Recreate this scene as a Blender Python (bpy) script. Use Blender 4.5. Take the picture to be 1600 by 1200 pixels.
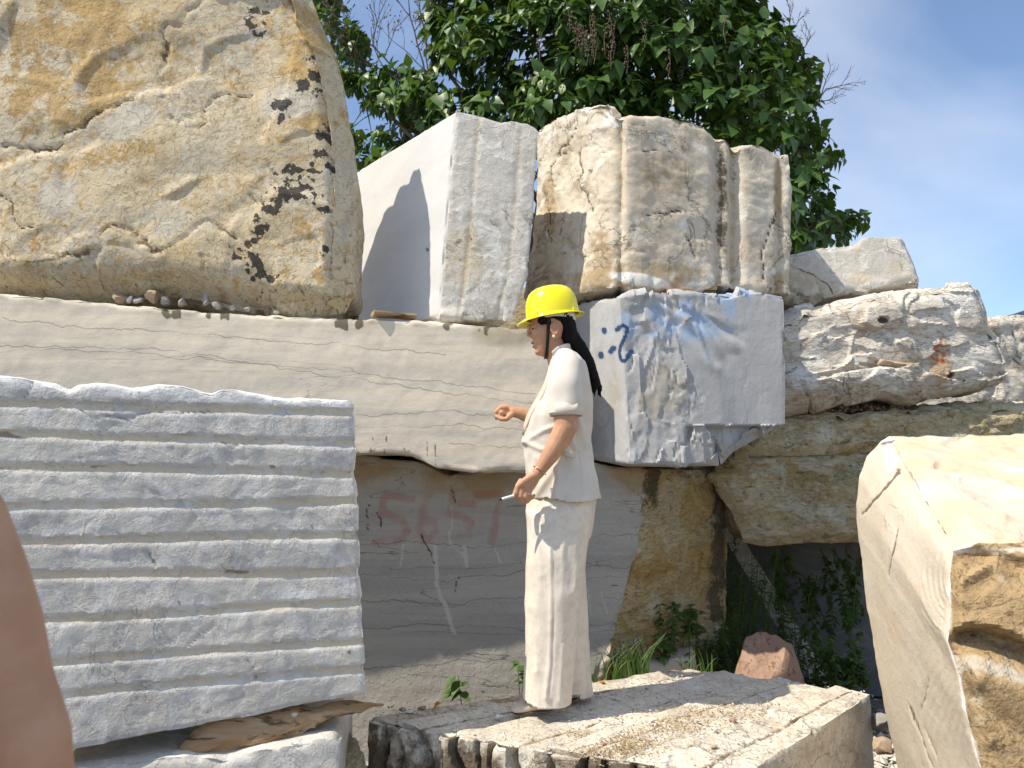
import bpy, bmesh, math, random
import numpy as np
from math import radians, sin, cos, pi, tan, sqrt
from mathutils import Vector, Matrix

random.seed(7)
RNG = np.random.default_rng(11)
scene = bpy.context.scene
for o in list(bpy.data.objects):
    bpy.data.objects.remove(o)

# ------------------------------------------------------------------ camera
F = 1200.0                       # focal length in photo pixels (1600 wide)
TH = radians(6.7)                # upward pitch
CZ = 1.5                         # eye height
cam_data = bpy.data.cameras.new('camera')
cam_data.sensor_width = 36.0
cam_data.lens = 36.0 * F / 1600.0
cam_data.clip_start = 0.05
cam_data.clip_end = 2000
cam_data.dof.use_dof = True
cam_data.dof.focus_distance = 3.6
cam_data.dof.aperture_fstop = 6.0
cam = bpy.data.objects.new('camera', cam_data)
scene.collection.objects.link(cam)
cam.location = (0, 0, CZ)
cam.rotation_euler = (radians(90) + TH, 0, 0)
scene.camera = cam

# ------------------------------------------------------------------ light
SUN_EL = radians(54)
SUN_A = radians(24)              # how far towards the camera side the sun stands from due left
SUN_DIR = Vector((-cos(SUN_EL) * cos(SUN_A), -cos(SUN_EL) * sin(SUN_A), sin(SUN_EL)))
sun_data = bpy.data.lights.new('sun', 'SUN')
sun_data.energy = 4.6
sun_data.angle = radians(0.53)
sun_data.color = (1.0, 0.92, 0.78)
sun = bpy.data.objects.new('sun', sun_data)
scene.collection.objects.link(sun)
sun.rotation_euler = SUN_DIR.to_track_quat('Z', 'Y').to_euler()
sun.location = SUN_DIR * 30

world = bpy.data.worlds.new('World')
scene.world = world
world.use_nodes = True
wn, wl = world.node_tree.nodes, world.node_tree.links
wn.clear()
w_out = wn.new('ShaderNodeOutputWorld')
w_bg = wn.new('ShaderNodeBackground')
w_bg.inputs['Strength'].default_value = 0.15
w_sky = wn.new('ShaderNodeTexSky')
w_sky.sky_type = 'NISHITA'
w_sky.sun_disc = False
w_sky.sun_elevation = SUN_EL
w_sky.sun_rotation = math.atan2(SUN_DIR.x, SUN_DIR.y)
w_sky.altitude = 100
w_sky.air_density = 1.0
w_sky.dust_density = 0.5
w_sky.ozone_density = 3.0
w_tc = wn.new('ShaderNodeTexCoord')
w_map = wn.new('ShaderNodeMapping')
w_map.inputs['Scale'].default_value = (1.0, 1.0, 2.2)
w_map.inputs['Location'].default_value = (2.05, 0.4, 0.3)
w_noise = wn.new('ShaderNodeTexNoise')
w_noise.inputs['Scale'].default_value = 1.5
w_noise.inputs['Detail'].default_value = 7
w_noise.inputs['Roughness'].default_value = 0.5
w_noise.inputs['Distortion'].default_value = 0.35
w_ramp = wn.new('ShaderNodeMapRange')
w_ramp.inputs['From Min'].default_value = 0.40
w_ramp.inputs['From Max'].default_value = 0.78
w_ramp.inputs['To Min'].default_value = 0.02
w_ramp.inputs['To Max'].default_value = 0.58
w_mix = wn.new('ShaderNodeMixRGB')
w_mix.inputs['Color2'].default_value = (6.6, 6.7, 6.9, 1)
wl.new(w_tc.outputs['Generated'], w_map.inputs['Vector'])
wl.new(w_map.outputs['Vector'], w_noise.inputs['Vector'])
wl.new(w_noise.outputs['Fac'], w_ramp.inputs['Value'])
wl.new(w_ramp.outputs['Result'], w_mix.inputs['Fac'])
wl.new(w_sky.outputs['Color'], w_mix.inputs['Color1'])
wl.new(w_mix.outputs['Color'], w_bg.inputs['Color'])
wl.new(w_bg.outputs['Background'], w_out.inputs['Surface'])

scene.view_settings.view_transform = 'Standard'
scene.view_settings.look = 'None'
scene.view_settings.exposure = 0.38
scene.view_settings.gamma = 1.0
scene.view_settings.use_curve_mapping = False
scene.render.engine = 'CYCLES'
scene.cycles.max_bounces = 8
scene.cycles.diffuse_bounces = 4

# ------------------------------------------------------------------ geometry of the place, measured from the photograph
CAM = np.array([0, 0, CZ])
cT, sT = cos(TH), sin(TH)

def ray(px, py):
    xc, yc = (px - 800) / F, (600 - py) / F
    return np.array([xc, cT - yc * sT, sT + yc * cT])

def P(px, py, Y):                # point at distance Y north of the camera
    d = ray(px, py)
    return CAM + d * (Y / d[1])

def G(px, py, z):                # point at height z
    d = ray(px, py)
    return CAM + d * ((z - CZ) / d[2])

def proj(p):
    d = p - CAM
    dep = d[:, 1] * cT + d[:, 2] * sT
    up = -d[:, 1] * sT + d[:, 2] * cT
    dep = np.maximum(dep, 0.05)
    return 800 + F * d[:, 0] / dep, 600 - F * up / dep

# ------------------------------------------------------------------ noise
_perm = RNG.permutation(256)
_perm = np.concatenate([_perm, _perm])
_grad = RNG.normal(size=(256, 3)); _grad /= np.linalg.norm(_grad, axis=1)[:, None]
_rnd = RNG.random((256, 7))

def _h(ix, iy, iz, s):
    return _perm[(_perm[(_perm[(ix + s) & 255] + iy) & 255] + iz) & 255]

def pn(p, s=0):
    i = np.floor(p).astype(np.int64); f = p - i
    w = f * f * f * (f * (f * 6 - 15) + 10)
    r = 0
    for dx in (0, 1):
        for dy in (0, 1):
            for dz in (0, 1):
                g = _grad[_h(i[:, 0] + dx, i[:, 1] + dy, i[:, 2] + dz, s)]
                v = g[:, 0] * (f[:, 0] - dx) + g[:, 1] * (f[:, 1] - dy) + g[:, 2] * (f[:, 2] - dz)
                wt = (w[:, 0] if dx else 1 - w[:, 0]) * (w[:, 1] if dy else 1 - w[:, 1]) * (w[:, 2] if dz else 1 - w[:, 2])
                r = r + v * wt
    return r * 1.6

def fbm(p, sc, octs=4, s=0, gain=0.5):
    r, a, q = 0, 1.0, p * sc
    for k in range(octs):
        r = r + a * pn(q + 13.7 * k, s + 17 * k)
        a *= gain; q = q * 2.03
    return r

def warp(p, sc, amt, s=0):
    return p + amt * np.stack([pn(p * sc, s), pn(p * sc + 31.1, s + 5), pn(p * sc + 71.3, s + 9)], 1)

def facets(p, sc, s=0, slope=0.6, soft=0.13):
    """chipped-stone relief: every cell is a small tilted plane; returns (height, crack 0..1)"""
    q = p * sc
    i = np.floor(q).astype(np.int64)
    b1 = np.full(len(q), 9.0); b2 = np.full(len(q), 9.0); val = np.zeros(len(q))
    for dx in (-1, 0, 1):
        for dy in (-1, 0, 1):
            for dz in (-1, 0, 1):
                r = _rnd[_h(i[:, 0] + dx, i[:, 1] + dy, i[:, 2] + dz, s)]
                c = i + np.array([dx, dy, dz]) + r[:, :3]
                e = q - c
                d = (e * e).sum(1)
                v = (r[:, 3] - 0.5) + slope * ((r[:, 4] - .5) * e[:, 0] + (r[:, 5] - .5) * e[:, 1] + (r[:, 6] - .5) * e[:, 2]) * 2
                m = d < b1
                b2 = np.where(m, b1, np.minimum(b2, d))
                val = np.where(m, v, val)
                b1 = np.where(m, d, b1)
    edge = np.sqrt(b2) - np.sqrt(b1)
    return val * ss(0, soft, edge), edge

def ss(a, b, x):
    t = np.clip((x - a) / (b - a), 0, 1)
    return t * t * (3 - 2 * t)

def sdist(px, py, poly):
    best = np.full(len(px), 1e9)
    for (x0, y0), (x1, y1) in zip(poly[:-1], poly[1:]):
        dx, dy = x1 - x0, y1 - y0
        L = dx * dx + dy * dy + 1e-9
        t = np.clip(((px - x0) * dx + (py - y0) * dy) / L, 0, 1)
        best = np.minimum(best, (px - x0 - t * dx) ** 2 + (py - y0 - t * dy) ** 2)
    return np.sqrt(best)

def inpoly(px, py, poly):
    ins = np.zeros(len(px), bool)
    n = len(poly)
    for a in range(n):
        x0, y0 = poly[a]; x1, y1 = poly[(a + 1) % n]
        c = ((y0 > py) != (y1 > py))
        xi = (x1 - x0) * (py - y0) / ((y1 - y0) if y1 != y0 else 1e-9) + x0
        ins ^= c & (px < xi)
    return ins

# ------------------------------------------------------------------ object helpers
COL = scene.collection

def tag(o, label=None, cat=None, group=None, kind=None):
    if label: o['label'] = label
    if cat: o['category'] = cat
    if group: o['group'] = group
    if kind: o['kind'] = kind
    return o

def thing(name, label, cat, loc=(0, 0, 0), group=None):
    o = bpy.data.objects.new(name, None)
    o.empty_display_size = 0.1
    COL.objects.link(o)
    o.location = Vector([float(a) for a in loc])
    ORG[o.name] = tuple(float(a) for a in loc)
    return tag(o, label, cat, group)

def mesh_np(name, V, Fc, smooth=True, attrs=None, sharp=None):
    V = np.asarray(V, dtype=np.float64)
    me = bpy.data.meshes.new(name)
    if isinstance(Fc, np.ndarray):
        n, k = Fc.shape
        me.vertices.add(len(V)); me.vertices.foreach_set('co', V.astype(np.float32).ravel())
        me.loops.add(n * k); me.loops.foreach_set('vertex_index', Fc.astype(np.int32).ravel())
        me.polygons.add(n)
        me.polygons.foreach_set('loop_start', np.arange(0, n * k, k, dtype=np.int32))
        me.polygons.foreach_set('loop_total', np.full(n, k, dtype=np.int32))
        me.update(calc_edges=True)
    else:
        me.from_pydata([tuple(v) for v in V], [], [tuple(f) for f in Fc])
    me.polygons.foreach_set('use_smooth', np.full(len(me.polygons), smooth, dtype=bool))
    if attrs:
        for k_, a in attrs.items():
            at = me.attributes.new(k_, 'FLOAT', 'POINT')
            at.data.foreach_set('value', np.asarray(a, dtype=np.float32))
    if sharp and smooth:
        me.set_sharp_from_angle(angle=radians(sharp))
    me.update()
    return me

def obj(name, me, mat, parent=None, loc=None, recentre=True):
    """link a mesh whose verts are in world space; its origin is moved to its base"""
    if recentre:
        n = len(me.vertices)
        co = np.empty(n * 3, dtype=np.float32); me.vertices.foreach_get('co', co); co = co.reshape(-1, 3)
        if parent is not None:
            o0 = np.array(ORG[parent.name])
            org = np.array([co[:, 0].mean(), co[:, 1].mean(), co[:, 2].min()])
        else:
            o0 = np.zeros(3)
            org = np.array([(co[:, 0].min() + co[:, 0].max()) / 2, (co[:, 1].min() + co[:, 1].max()) / 2, co[:, 2].min()])
        me.vertices.foreach_set('co', (co - org.astype(np.float32)).ravel())
        me.update()
        loc_ = org - o0
    else:
        org = np.array(loc if loc is not None else (0, 0, 0), dtype=float); loc_ = org
    o = bpy.data.objects.new(name, me)
    COL.objects.link(o)
    o.location = Vector(loc_)
    if mat is not None and not me.materials:
        me.materials.append(mat)
    if parent is not None:
        o.parent = parent
    ORG[o.name] = tuple(org)
    return o
ORG = {}

def remesh(parts, voxel, smooth_it=3, smooth_f=0.5):
    """union of overlapping closed shells into one continuous surface (numpy arrays back)"""
    V, Fs, o = [], [], 0
    for v, f in parts:
        V += [tuple(a) for a in v]; Fs += [tuple(i + o for i in q) for q in f]; o += len(v)
    me = bpy.data.meshes.new('tmp'); me.from_pydata(V, [], Fs); me.update()
    bm = bmesh.new(); bm.from_mesh(me); bmesh.ops.recalc_face_normals(bm, faces=bm.faces); bm.to_mesh(me); bm.free()
    ob = bpy.data.objects.new('tmp', me); COL.objects.link(ob)
    m = ob.modifiers.new('r', 'REMESH'); m.mode = 'VOXEL'; m.voxel_size = voxel
    if smooth_it:
        s = ob.modifiers.new('s', 'SMOOTH'); s.iterations = smooth_it; s.factor = smooth_f
    dg = bpy.context.evaluated_depsgraph_get(); dg.update()
    ev = ob.evaluated_get(dg); m2 = bpy.data.meshes.new_from_object(ev)
    n = len(m2.vertices); co = np.empty(n * 3, dtype=np.float32); m2.vertices.foreach_get('co', co)
    k = len(m2.loops); li = np.empty(k, dtype=np.int32); m2.loops.foreach_get('vertex_index', li)
    tot = np.empty(len(m2.polygons), dtype=np.int32); m2.polygons.foreach_get('loop_total', tot)
    if (tot == 4).all():
        fc = li.reshape(-1, 4)
    else:
        st = np.cumsum(np.concatenate([[0], tot[:-1]]))
        fc = [tuple(li[a:a + b]) for a, b in zip(st, tot)]
    bpy.data.objects.remove(ob); bpy.data.meshes.remove(me); bpy.data.meshes.remove(m2)
    return co.reshape(-1, 3).astype(float), fc

def vnormals(V, Q):
    Q = np.asarray(Q)
    n = np.cross(V[Q[:, 2]] - V[Q[:, 0]], V[Q[:, -1]] - V[Q[:, 1]])
    N = np.zeros_like(V)
    for k in range(Q.shape[1]):
        for a in range(3):
            N[:, a] += np.bincount(Q[:, k], weights=n[:, a], minlength=len(V))
    return N / (np.linalg.norm(N, axis=1)[:, None] + 1e-12)

def loft(rings, n=28, ex=1.0):
    """rings: (centre, axis_a vector, axis_b vector); closed tube with caps"""
    V, Fs = [], []
    for c, a, b in rings:
        for k in range(n):
            t = 2 * pi * k / n
            ct, st = cos(t), sin(t)
            ct = math.copysign(abs(ct) ** ex, ct); st = math.copysign(abs(st) ** ex, st)
            V.append(np.asarray(c) + np.asarray(a) * ct + np.asarray(b) * st)
    m = len(rings)
    for i in range(m - 1):
        for k in range(n):
            k2 = (k + 1) % n
            Fs.append((i * n + k, i * n + k2, (i + 1) * n + k2, (i + 1) * n + k))
    V.append(np.asarray(rings[0][0])); V.append(np.asarray(rings[-1][0]))
    for k in range(n):
        k2 = (k + 1) % n
        Fs.append((len(V) - 2, k2, k)); Fs.append((len(V) - 1, (m - 1) * n + k, (m - 1) * n + k2))
    return V, Fs

def tube(pts, rad, n=10, flat=None):
    """round tapering tube through points (rounded ends)"""
    pts = [np.asarray(p, float) for p in pts]
    rings = []
    T = []
    for i in range(len(pts)):
        a = pts[max(i - 1, 0)]; b = pts[min(i + 1, len(pts) - 1)]
        t = (b - a); T.append(t / (np.linalg.norm(t) + 1e-9))
    up = np.array([0, 0, 1.0]) if abs(T[0][2]) < 0.9 else np.array([1.0, 0, 0])
    A = np.cross(T[0], up); A /= np.linalg.norm(A)
    for i, p in enumerate(pts):
        A = A - T[i] * A.dot(T[i]); A /= np.linalg.norm(A)
        B = np.cross(T[i], A)
        r = rad[i] if hasattr(rad, '__len__') else rad
        if i == 0:
            for q in (0.95, 0.6): rings.append((p - T[0] * r * q, A * r * sqrt(1 - q * q), B * r * sqrt(1 - q * q)))
        rings.append((p, A * r, B * r))
        if i == len(pts) - 1:
            for q in (0.6, 0.95): rings.append((p + T[i] * r * q, A * r * sqrt(1 - q * q), B * r * sqrt(1 - q * q)))
    return loft(rings, n)

def ellipsoid(c, r, rot=None, n=16, m=10):
    rings = []
    R = np.array(rot) if rot is not None else np.eye(3)
    c = np.asarray(c, float)
    for i in range(m + 1):
        t = -pi / 2 + pi * (i + 0.0) / m
        t = max(min(t, pi / 2 - 0.12), -pi / 2 + 0.12)
        rings.append((c + R @ np.array([0, 0, r[2] * sin(t)]), R @ np.array([r[0] * cos(t), 0, 0]), R @ np.array([0, r[1] * cos(t), 0])))
    return loft(rings, n)

def join(parts):
    V, Fs, o = [], [], 0
    for v, f in parts:
        V += list(v); Fs += [tuple(i + o for i in q) for q in f]; o += len(v)
    return V, Fs

def catmull(pts, n=6):
    pts = [np.asarray(p, float) for p in pts]
    out = []
    for i in range(len(pts) - 1):
        p0 = pts[max(i - 1, 0)]; p1 = pts[i]; p2 = pts[i + 1]; p3 = pts[min(i + 2, len(pts) - 1)]
        for k in range(n):
            t = k / n
            out.append(0.5 * ((2 * p1) + (-p0 + p2) * t + (2 * p0 - 5 * p1 + 4 * p2 - p3) * t * t + (-p0 + 3 * p1 - 3 * p2 + p3) * t ** 3))
    out.append(pts[-1])
    return out

# ------------------------------------------------------------------ the block builder
def pt(c):
    return np.asarray(c, float) if isinstance(c, np.ndarray) else P(*c)

def edge(a, mids, b, n):
    """resample a -> mids -> b; mids are (px,py) or (px,py,Y) or np points"""
    A, B = pt(a), pt(b)
    pts = [A]
    if mids:
        raw = []
        tot = len(mids) + 1
        pa, pb = proj(A[None]), proj(B[None])
        for m in mids:
            if isinstance(m, np.ndarray): raw.append(m); continue
            if len(m) == 3: raw.append(P(*m)); continue
            # depth: along the straight 3-D edge, from how far along the picture's edge the point lies
            ax, ay, bx, by = pa[0][0], pa[1][0], pb[0][0], pb[1][0]
            t = ((m[0] - ax) * (bx - ax) + (m[1] - ay) * (by - ay)) / ((bx - ax) ** 2 + (by - ay) ** 2)
            t = min(max(t, 0), 1)
            za, zb = 1 / A[1], 1 / B[1]
            raw.append(P(m[0], m[1], 1 / (za + (zb - za) * t)))
        pts += raw
    pts.append(B)
    pts = np.array(pts)
    d = np.concatenate([[0], np.cumsum(np.linalg.norm(np.diff(pts, axis=0), axis=1))])
    s = np.linspace(0, d[-1], n + 1)
    return np.stack([np.interp(s, d, pts[:, k]) for k in range(3)], 1)

def coons(c, e, nu, nv):
    TL, TR, BR, BL = c
    top = edge(TL, e.get('t'), TR, nu); bot = edge(BL, e.get('b'), BR, nu)
    lef = edge(TL, e.get('l'), BL, nv); rig = edge(TR, e.get('r'), BR, nv)
    u = np.linspace(0, 1, nu + 1)[:, None, None]; v = np.linspace(0, 1, nv + 1)[None, :, None]
    tl, tr, br, bl = pt(TL), pt(TR), pt(BR), pt(BL)
    return ((1 - v) * top[:, None, :] + v * bot[:, None, :] + (1 - u) * lef[None] + u * rig[None]
            - ((1 - u) * (1 - v) * tl + u * (1 - v) * tr + u * v * br + (1 - u) * v * bl))

class Ctx: pass

def block(name, corners, edges, off=None, back=None, bedges=None, res=0.014, resw=None, rough=0.006, rough_sc=6,
          chip=0.02, chip_r=0.05, hook=None, mat=None, label=None, cat='stone block', group=None, seed=0, sharp=35,
          nmax=230, bevel=0.01, side_mat=None):
    c = [pt(x) for x in corners]
    W = max(np.linalg.norm(c[1] - c[0]), np.linalg.norm(c[2] - c[3]))
    H = max(np.linalg.norm(c[3] - c[0]), np.linalg.norm(c[2] - c[1]))
    if back is None:
        off = np.array(off, float)
        if off.ndim == 1: off = np.tile(off, (4, 1))
        D = np.linalg.norm(off, axis=1).max()
    else:
        bc = [pt(x) for x in back]
        D = max(np.linalg.norm(a - b) for a, b in zip(c, bc))
    nu, nv = int(np.clip(W / res, 6, nmax)), int(np.clip(H / res, 6, nmax))
    nw = int(np.clip(D / (resw or res * 2.5), 4, nmax))
    Fr = coons(corners, edges, nu, nv)
    if back is None:
        u = np.linspace(0, 1, nu + 1)[:, None, None]; v = np.linspace(0, 1, nv + 1)[None, :, None]
        Bk = Fr + (1 - u) * (1 - v) * off[0] + u * (1 - v) * off[1] + u * v * off[2] + (1 - u) * v * off[3]
    else:
        Bk = coons(back, bedges or {}, nu, nv)
    idx = -np.ones((nu + 1, nv + 1, nw + 1), dtype=np.int64)
    I, J, K = np.meshgrid(np.arange(nu + 1), np.arange(nv + 1), np.arange(nw + 1), indexing='ij')
    surf = (I == 0) | (I == nu) | (J == 0) | (J == nv) | (K == 0) | (K == nw)
    idx[surf] = np.arange(surf.sum())
    i, j, k = I[surf], J[surf], K[surf]
    w = (k / nw)[:, None]
    V = Fr[i, j] * (1 - w) + Bk[i, j] * w
    Q = []
    def quad(a, b, c_, d, flip):
        q = np.stack([a.ravel(), b.ravel(), c_.ravel(), d.ravel()], 1)
        Q.append(q[:, ::-1] if flip else q)
    for kk, fl in ((0, False), (nw, True)):
        g = idx[:, :, kk]; quad(g[:-1, :-1], g[:-1, 1:], g[1:, 1:], g[1:, :-1], fl)
    for jj, fl in ((0, False), (nv, True)):
        g = idx[:, jj, :]; quad(g[:-1, :-1], g[1:, :-1], g[1:, 1:], g[:-1, 1:], fl)
    for ii, fl in ((0, False), (nu, True)):
        g = idx[ii, :, :]; quad(g[:-1, :-1], g[:-1, 1:], g[1:, 1:], g[1:, :-1], fl)
    Q = np.concatenate(Q)
    N = vnormals(V, Q)
    x = Ctx()
    x.V, x.N, x.W, x.H, x.D = V, N, W, H, D
    x.u, x.v, x.w = i / nu, j / nv, k / nw
    x.px, x.py = proj(V)
    x.fx, x.fy = proj(Fr[i, j])
    x.front = (k == 0); x.top = (j == 0); x.left = (i == 0); x.right = (i == nu); x.bottom = (j == nv)
    du = np.minimum(x.u, 1 - x.u) * W; dv = np.minimum(x.v, 1 - x.v) * H; dw = np.minimum(x.w, 1 - x.w) * D
    a = np.sort(np.stack([du, dv, dw], 1), axis=1)
    x.ed = a[:, 1]                                   # distance to the nearest edge of the block
    Vs = V + seed * 3.17
    x.S = Vs
    d = rough * fbm(Vs, rough_sc, 4, seed)
    if chip:
        cn = np.clip(fbm(warp(Vs, 9, .03, seed), 7, 3, seed + 3) * 1.3 + 0.25, 0, 1.2)
        d = d - bevel * 0.6 * ss(bevel * 1.5, 0, x.ed) - chip * cn * ss(chip_r, 0, x.ed + 0.01 * fbm(Vs, 20, 2, seed + 8))
    x.attrs = {k_: np.zeros(len(V)) for k_ in ('dark', 'stain', 'paint', 'pale')}
    x.attrs.update({'c%d' % k_: np.full(len(V), 60.0) for k_ in range(5)})
    if hook:
        d = hook(x, d)
    x.V = x.V if not hasattr(x, 'shift') else x.V + x.shift
    V2 = x.V + N * (d[:, None] if d.ndim == 1 else d)
    me = mesh_np(name, V2, Q, True, x.attrs, sharp)
    me.materials.append(mat)
    if side_mat:
        mi = np.zeros(len(Q), dtype=np.int32)
        for n_, (key, mm) in enumerate(side_mat.items()):
            me.materials.append(mm)
            sel = {'left': x.left, 'right': x.right, 'top': x.top, 'front': x.front}[key][Q].all(1)
            mi[sel] = n_ + 1
        me.polygons.foreach_set('material_index', mi)
    o = obj(name, me, mat)
    tag(o, label, cat, group)
    return o

def rock(name, centre, size, seed=0, mat=None, sub=3, label=None, cat=None, group=None, kind=None, parent=None, rotz=0, amp=0.28):
    bm = bmesh.new(); bmesh.ops.create_icosphere(bm, subdivisions=sub, radius=1)
    V = np.array([v.co[:] for v in bm.verts]); Fc = np.array([[v.index for v in f.verts] for f in bm.faces]); bm.free()
    rr = random.Random(seed)
    # cut flat facets off a sphere
    for k in range(9):
        n = np.array([rr.gauss(0, 1) for _ in range(3)]); n /= np.linalg.norm(n)
        t = rr.uniform(0.45, 0.8)
        dd = V @ n
        V = V - np.where(dd > t, dd - t, 0)[:, None] * n
    V = V + V * (amp * 0.35 * fbm(V + seed, 1.7, 3, seed % 50))[:, None]
    c, s = cos(rotz), sin(rotz)
    V = V * np.array(size)
    V = V @ np.array([[c, s, 0], [-s, c, 0], [0, 0, 1]])
    V = V + np.asarray(centre)
    z = {k_: np.zeros(len(V)) for k_ in ('dark', 'stain', 'paint', 'pale')}
    me = mesh_np(name, V, Fc, True, z, 28)
    o = obj(name, me, mat, parent)
    tag(o, label, cat, group, kind)
    return o

# ------------------------------------------------------------------ materials
def new_mat(name):
    m = bpy.data.materials.new(name); m.use_nodes = True
    nt = m.node_tree; nt.nodes.clear()
    out = nt.nodes.new('ShaderNodeOutputMaterial'); bs = nt.nodes.new('ShaderNodeBsdfPrincipled')
    nt.links.new(bs.outputs[0], out.inputs[0])
    return m, nt, bs

def n_noise(nt, vec, scale, detail=5, rough=0.55, dist=0.0, stretch=None, off=0.0):
    if stretch or off:
        mp = nt.nodes.new('ShaderNodeMapping')
        mp.inputs['Scale'].default_value = stretch or (1, 1, 1)
        mp.inputs['Location'].default_value = (off, off * .7, off * 1.3)
        nt.links.new(vec, mp.inputs['Vector']); vec = mp.outputs[0]
    n = nt.nodes.new('ShaderNodeTexNoise')
    n.inputs['Scale'].default_value = scale; n.inputs['Detail'].default_value = detail
    n.inputs['Roughness'].default_value = rough; n.inputs['Distortion'].default_value = dist
    nt.links.new(vec, n.inputs['Vector'])
    return n.outputs['Fac']

def n_map(nt, val, a, b, c=0.0, d=1.0):
    r = nt.nodes.new('ShaderNodeMapRange'); r.interpolation_type = 'SMOOTHSTEP'
    r.inputs['From Min'].default_value = a; r.inputs['From Max'].default_value = b
    r.inputs['To Min'].default_value = c; r.inputs['To Max'].default_value = d
    nt.links.new(val, r.inputs['Value']); return r.outputs['Result']

def n_math(nt, op, a, b=None):
    m = nt.nodes.new('ShaderNodeMath'); m.operation = op
    for k, v in enumerate((a, b)):
        if v is None: continue
        if isinstance(v, (int, float)): m.inputs[k].default_value = v
        else: nt.links.new(v, m.inputs[k])
    return m.outputs[0]

def n_mix(nt, fac, c1, c2, mode='MIX'):
    m = nt.nodes.new('ShaderNodeMixRGB'); m.blend_type = mode
    for k, v in (('Fac', fac), ('Color1', c1), ('Color2', c2)):
        if isinstance(v, (int, float)): m.inputs[k].default_value = v
        elif isinstance(v, tuple): m.inputs[k].default_value = (*v, 1)
        else: nt.links.new(v, m.inputs[k])
    return m.outputs[0]

def stone(name, base, layers, bumps, rough=0.85, spec=0.25):
    """base colour, then layers laid over it in order.
    layer: dict(c=colour, k='noise'|'line'|'attr', s=scale, lo, hi, a=amount, st=stretch, o=offset, d=distortion, w=line width, m=(scale, lo, hi) breakup)"""
    m, nt, bs = new_mat(name)
    tc = nt.nodes.new('ShaderNodeTexCoord'); vec = tc.outputs['Object']
    col = nt.nodes.new('ShaderNodeRGB'); col.outputs[0].default_value = (*base, 1); cur = col.outputs[0]
    height = None
    for L in layers:
        kind = L.get('k', 'noise')
        if kind == 'noise':
            f = n_map(nt, n_noise(nt, vec, L['s'], L.get('dt', 6), L.get('r', 0.6), L.get('d', 0.0), L.get('st'), L.get('o', 0.0)), L['lo'], L['hi'])
        elif kind == 'line':
            v2 = vec
            n = n_noise(nt, v2, L['s'], L.get('dt', 4), L.get('r', 0.5), L.get('d', 0.0), L.get('st'), L.get('o', 0.0))
            f = n_map(nt, n_math(nt, 'ABSOLUTE', n_math(nt, 'SUBTRACT', n_math(nt, 'FRACT', n_math(nt, 'MULTIPLY', n, L.get('n', 1))), 0.5)), 0.0, L['w'], 1.0, 0.0)
        elif kind == 'seam':                          # thin seams: |signed distance + small zigzag| below a width that comes and goes
            f = None
            for q in range(L['n']):
                at = nt.nodes.new('ShaderNodeAttribute'); at.attribute_name = 'c%d' % q
                nz = n_noise(nt, vec, 9, 8, 0.62, 0, (1, 1, .3), 3.1 * q)
                dd_ = n_math(nt, 'ABSOLUTE', n_math(nt, 'ADD', at.outputs['Fac'], n_math(nt, 'MULTIPLY', n_math(nt, 'SUBTRACT', nz, 0.5), L['z'])))
                wd = n_map(nt, n_noise(nt, vec, 3.0, 4, 0.6, 0, None, 7.7 * q + 2), .36, .56, 0.15, L['w'])
                g = n_map(nt, n_math(nt, 'SUBTRACT', dd_, wd), -0.5, 0.5, 1.0, 0.0)
                f = g if f is None else n_math(nt, 'MAXIMUM', f, g)
        else:
            at = nt.nodes.new('ShaderNodeAttribute'); at.attribute_name = L['at']
            nn = n_noise(nt, vec, L.get('s', 60), 4, 0.65)
            f = n_map(nt, n_math(nt, 'ADD', at.outputs['Fac'], n_math(nt, 'MULTIPLY', n_math(nt, 'SUBTRACT', nn, 0.5), L.get('j', 0.8))), L.get('lo', 0.25), L.get('hi', 0.75))
            f = n_math(nt, 'MULTIPLY', f, n_map(nt, at.outputs['Fac'], 0.0, 0.1))
        if 'm' in L:
            s_, lo, hi = L['m'][:3]
            f = n_math(nt, 'MULTIPLY', f, n_map(nt, n_noise(nt, vec, s_, 3, 0.55, 0, L['m'][3] if len(L['m']) > 3 else None, 5.3 + L.get('o', 0)), lo, hi))
        if L.get('h'):
            hh = n_math(nt, 'MULTIPLY', f, L['h'])
            height = hh if height is None else n_math(nt, 'ADD', height, hh)
        f = n_math(nt, 'MULTIPLY', f, L.get('a', 1.0))
        cur = n_mix(nt, f, cur, L['c'], L.get('mode', 'MIX'))
    nt.links.new(cur, bs.inputs['Base Color'])
    bs.inputs['Roughness'].default_value = rough
    bs.inputs['Specular IOR Level'].default_value = spec
    h = height
    for b in bumps:                                   # (scale, height in metres, stretch, kind)
        n = n_noise(nt, vec, b[0], 5, 0.6, b[4] if len(b) > 4 else 0.0, b[2] if len(b) > 2 else None, 9.1)
        if len(b) > 3 and b[3] == 'ridge':            # flaky ledges
            n = n_math(nt, 'ABSOLUTE', n_math(nt, 'SUBTRACT', n, 0.5))
            n = n_map(nt, n, 0.0, 0.06)
        if len(b) > 3 and b[3] == 'flake':
            n = n_map(nt, n, 0.47, 0.50)
        n = n_math(nt, 'MULTIPLY', n, b[1] * 0.45)
        h = n if h is None else n_math(nt, 'ADD', h, n)
    if h is not None:
        bp = nt.nodes.new('ShaderNodeBump'); bp.inputs['Distance'].default_value = 1.0; bp.inputs['Strength'].default_value = 1.0
        nt.links.new(h, bp.inputs['Height']); nt.links.new(bp.outputs[0], bs.inputs['Normal'])
    return m

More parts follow.
